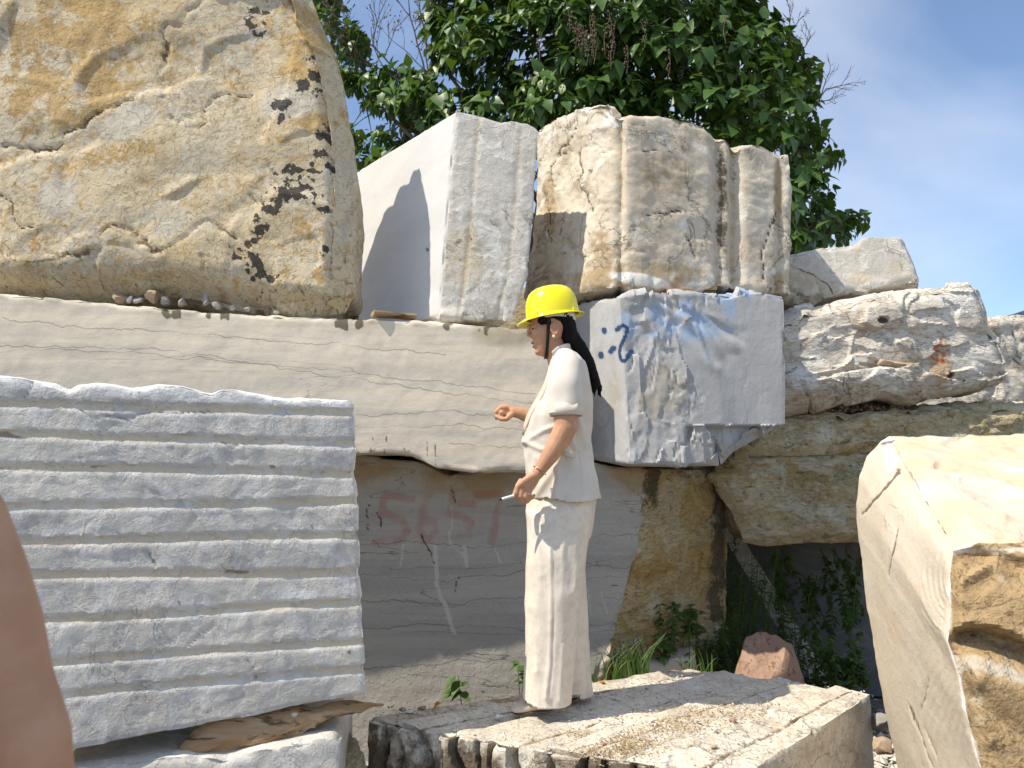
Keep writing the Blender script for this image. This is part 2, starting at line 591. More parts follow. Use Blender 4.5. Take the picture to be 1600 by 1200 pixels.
def plain(name, col, rough=0.6, spec=0.4, noise=None, bump=None, sss=0.0, sheen=0.0, metal=0.0, coat=0.0):
    m, nt, bs = new_mat(name)
    tc = nt.nodes.new('ShaderNodeTexCoord')
    if noise:
        c2, sc, lo, hi = noise[:4]
        f = n_map(nt, n_noise(nt, tc.outputs['Object'], sc, 5, 0.6, 0, noise[4] if len(noise) > 4 else None), lo, hi)
        nt.links.new(n_mix(nt, f, col, c2), bs.inputs['Base Color'])
    else:
        bs.inputs['Base Color'].default_value = (*col, 1)
    bs.inputs['Roughness'].default_value = rough; bs.inputs['Specular IOR Level'].default_value = spec
    bs.inputs['Metallic'].default_value = metal
    if sss:
        bs.inputs['Subsurface Weight'].default_value = sss; bs.inputs['Subsurface Radius'].default_value = (1.0, 0.35, 0.2); bs.inputs['Subsurface Scale'].default_value = 0.008
    if sheen: bs.inputs['Sheen Weight'].default_value = sheen
    if coat: bs.inputs['Coat Weight'].default_value = coat; bs.inputs['Coat Roughness'].default_value = 0.08
    if bump:
        n = n_noise(nt, tc.outputs['Object'], bump[0], 4, 0.6, 0, bump[2] if len(bump) > 2 else None)
        bp = nt.nodes.new('ShaderNodeBump'); bp.inputs['Distance'].default_value = bump[1]
        nt.links.new(n, bp.inputs['Height']); nt.links.new(bp.outputs[0], bs.inputs['Normal'])
    return m

# ================================================================== STONE MATERIALS
DARKC = (0.035, 0.03, 0.022)
M = {}
M['boulder'] = stone('weathered_yellow_marble', (0.56, 0.46, 0.30), [
    dict(c=(0.58, 0.51, 0.38), s=1.6, lo=0.42, hi=0.60, d=0.6, o=3),
    dict(c=(0.40, 0.36, 0.30), s=2.6, lo=0.54, hi=0.64, d=1.0, o=8, a=0.5),
    dict(c=(0.44, 0.30, 0.12), s=2.2, lo=0.48, hi=0.68, d=0.8, o=1, a=0.75, r=0.78, dt=12),
    dict(c=(0.42, 0.24, 0.06), s=17, lo=0.53, hi=0.63, d=0.5, o=2, a=0.75, m=(1.8, 0.42, 0.58)),
    dict(c=(0.27, 0.20, 0.12), s=30, lo=0.57, hi=0.64, d=0.6, o=12, a=0.7, m=(2.6, 0.44, 0.6)),
    dict(c=(0.62, 0.58, 0.50), s=26, lo=0.58, hi=0.64, d=0.4, o=6, a=0.75, m=(2.0, 0.42, 0.55)),
    dict(c=(0.22, 0.16, 0.09), s=44, lo=0.60, hi=0.68, o=4, a=0.75, m=(3.0, 0.45, 0.6)),
    dict(c=(0.43, 0.265, 0.08), k='attr', at='stain', s=30, j=2.6, a=0.72, lo=.3, hi=.75),
    dict(c=(0.52, 0.48, 0.40), k='attr', at='pale', s=16, j=0.9, a=0.8),
    dict(c=(0.025, 0.024, 0.025), k='attr', at='dark', s=38, j=2.4, a=0.93, lo=0.35, hi=0.5),
    dict(c=(0.16, 0.10, 0.05), k='attr', at='paint', s=70, j=0.7, a=0.9),
], [(9, 0.018), (30, 0.012), (16, 0.008, None, 'flake', .8), (110, 0.005)])
M['slab'] = stone('bedded_beige_marble', (0.70, 0.61, 0.48), [
    dict(c=(0.58, 0.52, 0.43), s=2.2, lo=0.40, hi=0.62, st=(0.35, 0.4, 5), d=0.3),
    dict(c=(0.62, 0.57, 0.49), s=5, lo=0.52, hi=0.66, st=(0.3, 0.4, 6), o=4, a=0.6),
    dict(c=(0.16, 0.145, 0.12), k='line', s=1.0, st=(0.45, 0.45, 2.8), w=0.014, n=6, dt=9, r=0.50, a=0.6, m=(1.2, 0.36, 0.5), h=-0.0008),
    dict(c=(0.30, 0.27, 0.23), k='line', s=1.5, st=(0.25, 0.3, 5.5), w=0.06, n=7, dt=5, r=0.5, a=0.35, o=6, m=(2.0, 0.45, 0.6)),
    dict(c=(0.17, 0.15, 0.12), k='seam', n=5, z=22, w=0.7, a=0.65),
    dict(c=(0.33, 0.27, 0.16), k='attr', at='stain', s=9, j=0.7, a=0.6, lo=0.2, hi=1.0),
    dict(c=(0.66, 0.63, 0.57), k='attr', at='pale', s=30, j=0.5, a=0.7),
    dict(c=(0.42, 0.12, 0.07), k='attr', at='paint', s=26, j=1.3, a=0.5, lo=0.15, hi=1.1),
    dict(c=(0.075, 0.065, 0.04), k='attr', at='dark', s=60, j=0.8, a=0.85),
    dict(c=(0.35, 0.33, 0.29), s=70, lo=0.66, hi=0.72, a=0.5, o=2),
], [(14, 0.006), (90, 0.0022)])
M['grooved'] = stone('drilled_grey_white_marble', (0.64, 0.60, 0.535), [
    dict(c=(0.50, 0.475, 0.435), s=3.2, lo=0.42, hi=0.58, d=1.0, a=0.9),
    dict(c=(0.68, 0.665, 0.64), s=7, lo=0.515, hi=0.535, d=1.6, o=3, a=0.5, h=0.001),
    dict(c=(0.46, 0.455, 0.45), s=11, lo=0.53, hi=0.58, d=1.2, o=9, a=0.5, h=-0.001),
    dict(c=(0.34, 0.32, 0.29), k='line', s=3.6, w=0.008, dt=7, r=0.6, a=0.5, d=1.1, o=2, m=(2.6, 0.5, 0.62), h=-0.0015),
    dict(c=(0.62, 0.53, 0.38), k='attr', at='stain', s=16, j=1.6, a=0.75, lo=.2, hi=.85),
    dict(c=(0.72, 0.71, 0.69), k='attr', at='pale', s=30, j=0.8, a=0.8),
    dict(c=(0.22, 0.18, 0.12), k='attr', at='dark', s=40, j=1.4, a=0.8),
    dict(c=(0.40, 0.39, 0.38), s=90, lo=0.60, hi=0.68, a=0.5, o=2, m=(6, 0.4, 0.6)),
], [(10, 0.004), (40, 0.0045), (24, 0.0012, None, 'flake', 1.0), (130, 0.003)])
M['white'] = stone('sawn_white_marble', (0.60, 0.59, 0.575), [
    dict(c=(0.54, 0.53, 0.52), s=1.6, lo=0.45, hi=0.62, st=(1, 1, 2.2), d=0.8, a=0.7),
    dict(c=(0.55, 0.54, 0.53), k='line', s=1.3, w=0.03, dt=6, r=0.55, a=0.35, st=(0.6, 0.6, 2.4), o=7, m=(2, 0.45, 0.6)),
    dict(c=(0.56, 0.52, 0.45), k='attr', at='stain', s=20, j=0.9, a=0.85, lo=0.2, hi=0.8),
    dict(c=(0.74, 0.73, 0.71), k='attr', at='pale', s=26, j=1.6, a=0.85, lo=0.4, hi=0.55, h=0.004),
    dict(c=(0.10, 0.09, 0.08), k='attr', at='dark', s=60, j=1.0, a=0.8),
], [(12, 0.002), (60, 0.0015), (60, 0.0015, (1, 1, 0.1))])
M['whitefront'] = stone('rough_ivory_marble', (0.60, 0.565, 0.50), [
    dict(c=(0.50, 0.475, 0.43), s=4, lo=0.44, hi=0.60, d=0.8, a=0.8),
    dict(c=(0.72, 0.70, 0.66), s=8, lo=0.55, hi=0.575, d=1.6, o=3, a=0.6, h=0.0015),
    dict(c=(0.34, 0.30, 0.23), s=16, lo=0.58, hi=0.66, d=0.6, o=9, a=0.7, m=(3, 0.45, 0.6)),
    dict(c=(0.36, 0.33, 0.28), k='line', s=4.5, w=0.012, dt=7, r=0.6, a=0.25, d=1.4, o=2, m=(4, 0.5, 0.62), h=-0.005),
    dict(c=(0.78, 0.775, 0.77), k='attr', at='pale', s=30, j=0.05, a=1.0),
    dict(c=(0.56, 0.44, 0.27), k='attr', at='stain', s=22, j=0.9, a=0.7),
    dict(c=(0.10, 0.08, 0.05), k='attr', at='dark', s=40, j=1.2, a=0.85),
], [(12, 0.008), (38, 0.007), (22, 0.002, None, 'flake', 1.2), (120, 0.003)])
M['cream'] = stone('cream_chiselled_marble', (0.56, 0.485, 0.375), [
    dict(c=(0.62, 0.56, 0.46), s=3, lo=0.46, hi=0.60, d=0.8, a=0.8),
    dict(c=(0.44, 0.36, 0.25), s=5, lo=0.52, hi=0.68, d=0.8, a=0.6, o=4),
    dict(c=(0.70, 0.66, 0.58), s=6, lo=0.60, hi=0.62, d=1.4, o=3, a=0.7),
    dict(c=(0.28, 0.20, 0.11), k='line', s=2.8, w=0.010, dt=8, r=0.62, a=0.35, d=1.2, o=2, m=(2, 0.46, 0.6), h=-0.006),
    dict(c=(0.34, 0.23, 0.11), k='attr', at='stain', s=18, j=1.2, a=0.75),
    dict(c=(0.74, 0.72, 0.68), k='attr', at='pale', s=24, j=1.0, a=0.85),
    dict(c=(0.075, 0.05, 0.03), k='attr', at='dark', s=50, j=1.3, a=0.88),
], [(12, 0.006), (36, 0.006), (20, 0.002, None, 'flake', 1.2), (120, 0.004)])
M['blue'] = stone('blue_grey_marble', (0.43, 0.425, 0.42), [
    dict(c=(0.36, 0.36, 0.36), s=2.4, lo=0.42, hi=0.6, d=0.8, st=(1, 1, 1.4), a=0.8),
    dict(c=(0.27, 0.28, 0.30), k='line', s=2.2, w=0.05, n=3, dt=5, a=0.35, st=(1.2, 1, 0.8), d=1, o=5, m=(2, 0.45, 0.6)),
    dict(c=(0.56, 0.555, 0.54), k='line', s=3.4, w=0.014, dt=8, r=0.62, a=0.7, d=1.3, o=2, m=(2, 0.5, 0.62)),
    dict(c=(0.38, 0.34, 0.27), k='attr', at='stain', s=18, j=1.2, a=0.7),
    dict(c=(0.30, 0.43, 0.62), k='attr', at='pale', s=40, j=1.6, a=0.7, lo=0.2, hi=0.9),
    dict(c=(0.10, 0.10, 0.10), k='attr', at='dark', s=50, j=1.0, a=0.8),
    dict(c=(0.008, 0.045, 0.13), k='attr', at='paint', s=50, j=0.4, a=0.95, lo=0.2, hi=0.8),
], [(12, 0.003), (40, 0.006, (1, 1, .6)), (140, 0.003)])
M['tan'] = stone('rough_tan_bedded_stone', (0.47, 0.375, 0.22), [
    dict(c=(0.54, 0.48, 0.34), s=3, lo=0.45, hi=0.6, d=0.6, st=(0.6, 0.6, 2.2), a=0.8),
    dict(c=(0.37, 0.25, 0.08), s=5, lo=0.54, hi=0.66, d=0.6, a=0.8, o=4),
    dict(c=(0.26, 0.25, 0.13), s=3.4, lo=0.54, hi=0.7, d=0.5, a=0.6, o=14),
    dict(c=(0.13, 0.10, 0.06), s=20, lo=0.56, hi=0.70, a=0.7, o=6, st=(0.7, 0.7, 1.6)),
    dict(c=(0.38, 0.24, 0.07), k='attr', at='stain', s=18, j=1.2, a=0.7),
    dict(c=(0.60, 0.55, 0.43), k='attr', at='pale', s=24, j=1.0, a=0.8),
    dict(c=(0.06, 0.05, 0.03), k='attr', at='dark', s=50, j=1.3, a=0.85),
], [(9, 0.03), (30, 0.022), (30, 0.010, (0.6, 0.6, 1.6), 'flake', 0.8), (100, 0.007)])
M['flaky'] = stone('flaky_ivory_stone', (0.62, 0.565, 0.48), [
    dict(c=(0.50, 0.44, 0.36), s=3, lo=0.45, hi=0.6, d=0.8, a=0.8),
    dict(c=(0.50, 0.37, 0.27), s=3.5, lo=0.56, hi=0.68, d=0.6, a=0.7, o=4),
    dict(c=(0.70, 0.68, 0.64), s=8, lo=0.55, hi=0.62, d=1.0, o=3, a=0.6),
    dict(c=(0.34, 0.25, 0.16), k='line', s=2.6, w=0.008, dt=8, r=0.62, a=0.3, d=1.2, o=2, m=(2, 0.46, 0.6), h=-0.006),
    dict(c=(0.42, 0.27, 0.14), k='attr', at='stain', s=18, j=1.2, a=0.7),
    dict(c=(0.66, 0.64, 0.60), k='attr', at='pale', s=24, j=1.0, a=0.8),
    dict(c=(0.45, 0.10, 0.05), k='attr', at='paint', s=50, j=1.5, a=0.8),
    dict(c=(0.05, 0.04, 0.03), k='attr', at='dark', s=50, j=1.3, a=0.9),
], [(7, 0.030, (0.8, 1, 2.0)), (22, 0.016, (0.7, 1, 1.8)), (10, 0.012, (0.8, 1, 2.2), 'flake', 1.0), (80, 0.005)])
M['lower'] = stone('sawn_grey_beige_marble', (0.43, 0.40, 0.35), [
    dict(c=(0.35, 0.33, 0.295), s=2.0, lo=0.40, hi=0.62, st=(0.3, 0.4, 4), d=0.3),
    dict(c=(0.13, 0.12, 0.10), k='line', s=0.9, st=(0.5, 0.5, 2.6), w=0.016, n=8, dt=9, r=0.5, a=0.75, m=(1.6, 0.42, 0.56), h=-0.0015),
    dict(c=(0.11, 0.10, 0.08), k='seam', n=5, z=26, w=0.7, a=0.65),
    dict(c=(0.36, 0.25, 0.12), k='attr', at='stain', s=14, j=1.0, a=0.75, lo=0.2, hi=0.9),
    dict(c=(0.58, 0.56, 0.50), k='attr', at='pale', s=24, j=1.0, a=0.6),
    dict(c=(0.38, 0.075, 0.04), k='attr', at='paint', s=22, j=1.6, a=0.34, lo=0.12, hi=1.1),
    dict(c=(0.05, 0.038, 0.025), k='attr', at='dark', s=40, j=1.2, a=0.88),
], [(14, 0.005), (70, 0.004), (16, 0.003, None, 'flake')])
M['platform'] = stone('weathered_step_marble', (0.66, 0.595, 0.49), [
    dict(c=(0.50, 0.44, 0.35), s=4, lo=0.44, hi=0.60, d=0.8, a=0.8),
    dict(c=(0.70, 0.66, 0.58), s=9, lo=0.54, hi=0.60, d=1.2, o=3, a=0.7, h=0.003),
    dict(c=(0.46, 0.34, 0.2), s=6, lo=0.56, hi=0.68, d=0.8, o=7, a=0.5),
    dict(c=(0.26, 0.20, 0.13), s=40, lo=0.60, hi=0.68, a=0.6, m=(5, 0.45, 0.6)),
    dict(c=(0.14, 0.115, 0.08), k='line', s=1.2, st=(1.0, 1.0, 2.2), w=0.012, n=3, dt=8, r=0.55, a=0.5, m=(2, 0.45, 0.6), h=-0.004),
    dict(c=(0.26, 0.18, 0.10), k='attr', at='stain', s=30, j=1.4, a=0.8),
    dict(c=(0.72, 0.68, 0.60), k='attr', at='pale', s=30, j=0.6, a=0.85),
    dict(c=(0.085, 0.058, 0.033), k='attr', at='dark', s=30, j=1.0, a=0.9),
], [(14, 0.008), (45, 0.008), (25, 0.005, None, 'flake', 1.0), (140, 0.003)])
M['foreblock'] = stone('sawn_cream_marble', (0.54, 0.465, 0.365), [
    dict(c=(0.57, 0.51, 0.42), s=1.6, lo=0.42, hi=0.6, d=0.8, st=(1, 1, 0.6), a=0.8),
    dict(c=(0.52, 0.37, 0.23), s=2.6, lo=0.56, hi=0.70, d=0.8, a=0.5, o=4, st=(1, 1, 0.5)),
    dict(c=(0.40, 0.30, 0.18), k='line', s=1.1, w=0.006, dt=8, r=0.55, a=0.7, d=0.8, o=2, m=(1.5, 0.5, 0.62), h=-0.003),
    dict(c=(0.30, 0.19, 0.08), k='attr', at='stain', s=26, j=0.9, a=0.92),
    dict(c=(0.74, 0.72, 0.68), k='attr', at='pale', s=20, j=1.0, a=0.85),
    dict(c=(0.10, 0.06, 0.03), k='attr', at='dark', s=60, j=1.0, a=0.85),
    dict(c=(0.62, 0.46, 0.30), k='attr', at='paint', s=20, j=1.2, a=0.8),
], [(16, 0.006), (60, 0.006), (160, 0.003)])
M['brown'] = stone('broken_brown_stone_face', (0.36, 0.25, 0.13), [
    dict(c=(0.40, 0.28, 0.15), s=4, lo=0.42, hi=0.6, d=0.8, a=0.9), dict(c=(0.20, 0.13, 0.07), s=9, lo=0.52, hi=0.66, d=0.6, a=0.8, o=3), dict(c=(0.50, 0.42, 0.30), s=12, lo=0.56, hi=0.66, o=8, a=0.6),
    dict(c=(0.10, 0.06, 0.03), s=40, lo=0.58, hi=0.68, a=0.7, o=5), dict(c=(0.56, 0.50, 0.42), k='attr', at='pale', s=24, j=1.2, a=0.85), dict(c=(0.06, 0.04, 0.02), k='attr', at='dark', s=40, j=1.0, a=0.8)],
    [(10, 0.02), (36, 0.02), (90, 0.010), (14, 0.006, None, 'flake', 1.0)])
M['red'] = stone('reddish_stone', (0.34, 0.21, 0.15), [
    dict(c=(0.40, 0.27, 0.19), s=8, lo=0.48, hi=0.62, d=0.8), dict(c=(0.16, 0.09, 0.06), s=30, lo=0.56, hi=0.66, a=0.8)],
    [(14, 0.02), (50, 0.01)])
M['darkgrey'] = stone('dark_grey_marble', (0.17, 0.175, 0.18), [  # dark grey stone of the block deep in the gap
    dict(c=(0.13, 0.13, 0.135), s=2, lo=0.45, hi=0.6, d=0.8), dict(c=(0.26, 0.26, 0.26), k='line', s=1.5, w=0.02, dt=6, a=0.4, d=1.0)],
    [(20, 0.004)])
M['rubble'] = stone('broken_grey_chips', (0.30, 0.285, 0.265), [
    dict(c=(0.30, 0.28, 0.26), s=12, lo=0.45, hi=0.6), dict(c=(0.55, 0.53, 0.50), s=25, lo=0.55, hi=0.65, a=0.7)], [(30, 0.008), (100, 0.004)])
M['rubble_tan'] = stone('broken_tan_chips', (0.38, 0.29, 0.20), [
    dict(c=(0.26, 0.17, 0.11), s=12, lo=0.45, hi=0.6), dict(c=(0.52, 0.44, 0.34), s=25, lo=0.55, hi=0.65, a=0.7)], [(30, 0.008), (100, 0.004)])
M['chip'] = stone('white_marble_chips', (0.68, 0.65, 0.60), [dict(c=(0.5, 0.47, 0.42), s=20, lo=0.45, hi=0.6)], [(60, 0.004)])
M['wood'] = stone('dry_grey_brown_timber', (0.34, 0.22, 0.12), [
    dict(c=(0.46, 0.33, 0.20), s=10, lo=0.42, hi=0.6, st=(0.25, 1, 1.6), d=0.8), dict(c=(0.08, 0.045, 0.02), s=22, lo=0.54, hi=0.64, st=(0.18, 1, 1.8), a=0.8, h=-0.006)],
    [(40, 0.01, (0.15, 1, 1.5)), (90, 0.003)])
M['ground'] = stone('dusty_quarry_ground', (0.16, 0.135, 0.10), [
    dict(c=(0.26, 0.23, 0.19), s=1.5, lo=0.45, hi=0.62), dict(c=(0.07, 0.06, 0.04), s=18, lo=0.5, hi=0.62, a=0.8), dict(c=(0.36, 0.33, 0.28), s=40, lo=0.6, hi=0.66, a=0.8)],
    [(8, 0.03), (40, 0.015)])

# ================================================================== GROUND
def build_ground():
    n = 160
    t = np.linspace(-1, 1, n + 1)
    g = np.sign(t) * (np.abs(t) ** 3.2) * 600
    X, Y = np.meshgrid(g, g + 5, indexing='ij')
    p = np.stack([X.ravel(), Y.ravel(), np.zeros(X.size)], 1)
    p[:, 2] = 0.03 * fbm(p, 1.3, 4, 3) * ss(80, 20, np.abs(p[:, 1])) - 0.02
    I = np.arange((n + 1) ** 2).reshape(n + 1, n + 1)
    Q = np.stack([I[:-1, :-1].ravel(), I[1:, :-1].ravel(), I[1:, 1:].ravel(), I[:-1, 1:].ravel()], 1)
    o = obj('ground', mesh_np('ground', p, Q), M['ground'], recentre=False)
    tag(o, 'dusty quarry ground strewn with stone chips', None, None, 'structure')
build_ground()

# ================================================================== BLOCKS
def crack(x, poly, w=1.6, jit=5, sc=14, s=0):
    """0..1 mask along a crack drawn in photo pixels on the front of the stone"""
    jx = x.px + jit * fbm(x.S, sc, 3, 40 + s); jy = x.py + jit * fbm(x.S, sc, 3, 60 + s)
    return ss(w, w * 0.25, sdist(jx, jy, poly))

def seams(x, polys):
    jy = x.py + 2.0 * fbm(x.S, 4, 2, 77)
    for k, groups in enumerate(polys):
        a = np.full(len(x.px), 60.0)
        for pl in groups:
            xs, ys = zip(*pl)
            inr = (x.px >= xs[0]) & (x.px <= xs[-1]) & (x.w < .06)
            a = np.where(inr, jy - np.interp(x.px, xs, ys), a)
        x.attrs['c%d' % k] = a

def blob(x, cx, cy, rx, ry, rot=0):
    c, s = cos(rot), sin(rot)
    dx, dy = x.px - cx, x.py - cy
    a = (dx * c + dy * s) / rx; b = (-dx * s + dy * c) / ry
    return ss(1.15, 0.5, np.sqrt(a * a + b * b))

FR = lambda x: (x.w < 0.08) * 1.0

# --- long bedded slab ------------------------------------------------------
def hook_slab(x, d):
    f = ss(0.25, 0.0, x.w)
    rim = sdist(x.fx, x.fy, [(0, 458), (300, 485), (560, 498), (830, 514)])
    x.attrs['stain'] = np.clip(0.5 * ss(60, 0, rim) * (0.7 + 0.8 * fbm(x.S, 2.2, 3, 2)) + blob(x, 790, 520, 60, 30) * .6, 0, 1) * f
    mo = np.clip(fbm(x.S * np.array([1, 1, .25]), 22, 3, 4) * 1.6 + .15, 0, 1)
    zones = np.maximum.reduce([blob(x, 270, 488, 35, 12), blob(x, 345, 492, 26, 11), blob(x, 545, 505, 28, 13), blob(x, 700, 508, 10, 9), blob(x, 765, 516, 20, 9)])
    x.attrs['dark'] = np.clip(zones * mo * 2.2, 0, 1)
    seams(x, [[[(-40, 551), (0, 549), (80, 546), (180, 550), (350, 562), (470, 575), (560, 584), (700, 600), (840, 617)]],
              [[(-40, 540), (0, 540), (90, 544), (200, 541), (330, 556), (480, 580), (620, 604), (760, 622), (840, 630)]],
              [[(540, 650), (620, 646), (690, 641), (760, 650), (840, 662)]], [[(540, 662), (640, 668), (720, 662), (840, 674)]],
              [[(540, 696), (640, 690), (700, 691), (840, 703)], [(0, 500), (150, 512), (300, 520), (420, 533), (560, 541), (700, 552)]]])
    for pl in ([(582, 684), (578, 708)], [(604, 682), (600, 710)], [(668, 690), (667, 712)], [(681, 694), (680, 728)], [(632, 700), (633, 712)]):
        x.attrs['dark'] = np.maximum(x.attrs['dark'], 0.7 * crack(x, pl, 2.0, 2, 20))
    x.attrs['paint'] = 0.35 * crack(x, [(560, 570), (520, 610), (500, 640)], 3, 2, 5)
    x.attrs['pale'] = np.maximum(0.8 * crack(x, [(450, 500), (462, 527), (480, 520), (495, 500)], 2, 2, 5), 0.7 * crack(x, [(510, 505), (530, 514), (560, 508)], 2, 2, 5))
    fc, e = facets(warp(x.S, 5, .04), 7, 3, .6)
    d = d + 0.014 * fc * ss(0.05, 0.0, (1 - x.v) * x.H) * f + 0.012 * fc * ss(.05, 0, x.v * x.H)
    return d
block('stone_block', [(-300, 440, 3.78), (885, 518, 3.95), (885, 738, 3.95), (-300, 740, 3.78)],
      dict(t=[(0, 458), (150, 470), (300, 485), (430, 492), (560, 497), (700, 503), (830, 513)],
           b=[(300, 716), (555, 709), (600, 709), (640, 712), (662, 722), (680, 731), (740, 738), (800, 737)]),
      off=[(.2, 1.7, 0), (.1, 1.5, 0), (.1, 1.5, 0), (.2, 1.7, 0)], res=0.011, nmax=330, resw=.04, rough=0.003, chip=0.012, chip_r=.03, hook=hook_slab,
      mat=M['slab'], label='long beige sawn slab with thin wavy dark veins, lying under the yellow boulder', seed=1)

# --- lower sawn wall block with the red number -----------------------------
def hook_lower(x, d):
    f = x.front | (x.w < .1)
    tanf = (x.u > 0.995)                      # rough tan end face
    nums = [[(603, 775), (645, 779)], [(601, 775), (596, 802), (612, 806), (630, 814), (635, 828), (627, 840), (608, 847), (586, 848)],
            [(674, 770), (662, 795), (654, 826), (660, 843), (673, 842), (683, 824), (676, 812), (664, 816)],
            [(706, 770), (702, 800), (722, 806), (735, 818), (733, 834), (720, 843), (702, 842)], [(706, 787), (739, 787)],
            [(745, 774), (784, 773), (777, 800), (768, 848)]]
    dd = np.min([sdist(x.px + 2 * fbm(x.S, 6, 2, 1), x.py, p) for p in nums], axis=0)
    x.attrs['paint'] = ss(11.5, 2, dd) * f * np.clip(0.85 + 0.5 * fbm(x.S, 6, 3, 9), 0.3, 1)
    seams(x, [[[(545, 747), (640, 752), (800, 748), (1012, 752)], [(545, 985), (700, 976), (820, 985), (1000, 975)]],
              [[(545, 786), (650, 800), (760, 812), (900, 786), (1012, 781)], [(545, 1045), (690, 1035), (820, 1028), (960, 1020)]],
              [[(545, 852), (650, 846), (740, 856), (820, 850), (905, 838), (1010, 834)]],
              [[(545, 900), (700, 905), (820, 892), (910, 880), (1000, 886)]],
              [[(545, 938), (700, 944), (820, 934), (905, 927), (990, 938)]]])
    for pl in ([(656, 834), (672, 862)], [(674, 865), (678, 880)], [(716, 902), (709, 926)], [(574, 790), (574, 830)], [(590, 800), (596, 826)], [(705, 760), (712, 790)]):
        x.attrs['dark'] = np.maximum(x.attrs['dark'], 0.8 * crack(x, pl, 2.4, 3, 20))
    x.attrs['pale'] = np.max([crack(x, [(680, 855), (682, 910), (700, 960), (712, 990)], 5, 4, 9), .8 * crack(x, [(705, 790), (706, 850), (728, 870)], 3, 4, 9),
                              crack(x, [(725, 855), (728, 885)], 4, 5, 14), crack(x, [(775, 855), (782, 880)], 3, 4, 9), .7 * crack(x, [(630, 850), (625, 880)], 5, 6, 9),
                              .8 * crack(x, [(920, 920), (924, 960)], 2.5, 2, 9), .8 * crack(x, [(940, 925), (948, 960)], 2.5, 2, 9)], axis=0)
    edge_t = sdist(x.px, x.py, [(545, 722), (700, 742), (830, 735), (925, 735), (1010, 735)])
    x.attrs['stain'] = np.clip(ss(70, 0, edge_t) * (.75 + .8 * fbm(x.S, 3, 3, 5)), 0, 1) * f
    # tan end face: rough, brown-stained under the rim
    g = tanf * 1.0
    x.attrs['stain'] = np.where(tanf, np.clip(0.55 + 0.9 * fbm(x.S, 2.5, 4, 7), 0, 1), x.attrs['stain'])
    x.attrs['pale'] = np.where(tanf, np.clip(0.0 + .9 * fbm(x.S, 3, 4, 8), 0, 1), x.attrs['pale'])
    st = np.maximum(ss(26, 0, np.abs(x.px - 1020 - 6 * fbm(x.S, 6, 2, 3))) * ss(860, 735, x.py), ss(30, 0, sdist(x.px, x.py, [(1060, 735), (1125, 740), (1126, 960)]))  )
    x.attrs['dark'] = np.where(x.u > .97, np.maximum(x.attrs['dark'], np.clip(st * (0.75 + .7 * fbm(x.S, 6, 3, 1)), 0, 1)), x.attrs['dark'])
    fc, e = facets(warp(x.S, 4, .06), 5, 8, .5)
    cr = ss(.05, 0, e)
    d = d + g * (0.035 * fc - .01 * cr + 0.02 * fbm(x.S, 6, 4, 3))
    d = d + 0.02 * fc * ss(.1, 0, x.v * x.H)
    return d
TRl, BRl = P(1012, 733, 4.22), P(885, 1206, 4.2)
block('stone_block', [(440, 706, 4.22), (1012, 733, 4.22), BRl, (440, 1206, 4.2)],
      dict(t=[(560, 712), (660, 722), (700, 742), (740, 738), (830, 730), (925, 728), (985, 731)],
           r=[(1008, 770), (1004, 810), (998, 850), (988, 890), (975, 940), (962, 985), (945, 1030), (925, 1068), (905, 1120)]),
      off=[(.1, 1.0, 0), P(1126, 735, 4.66) - TRl, P(1118, 1150, 4.66) - BRl, (.1, 1.0, 0)], res=0.0115, nmax=260, resw=.018, rough=0.003, chip=0.012, chip_r=.03,
      hook=hook_lower, mat=M['lower'], side_mat=dict(right=M['tan']), label='grey sawn block behind the woman, with a faded red painted number 5657 on it', seed=2)

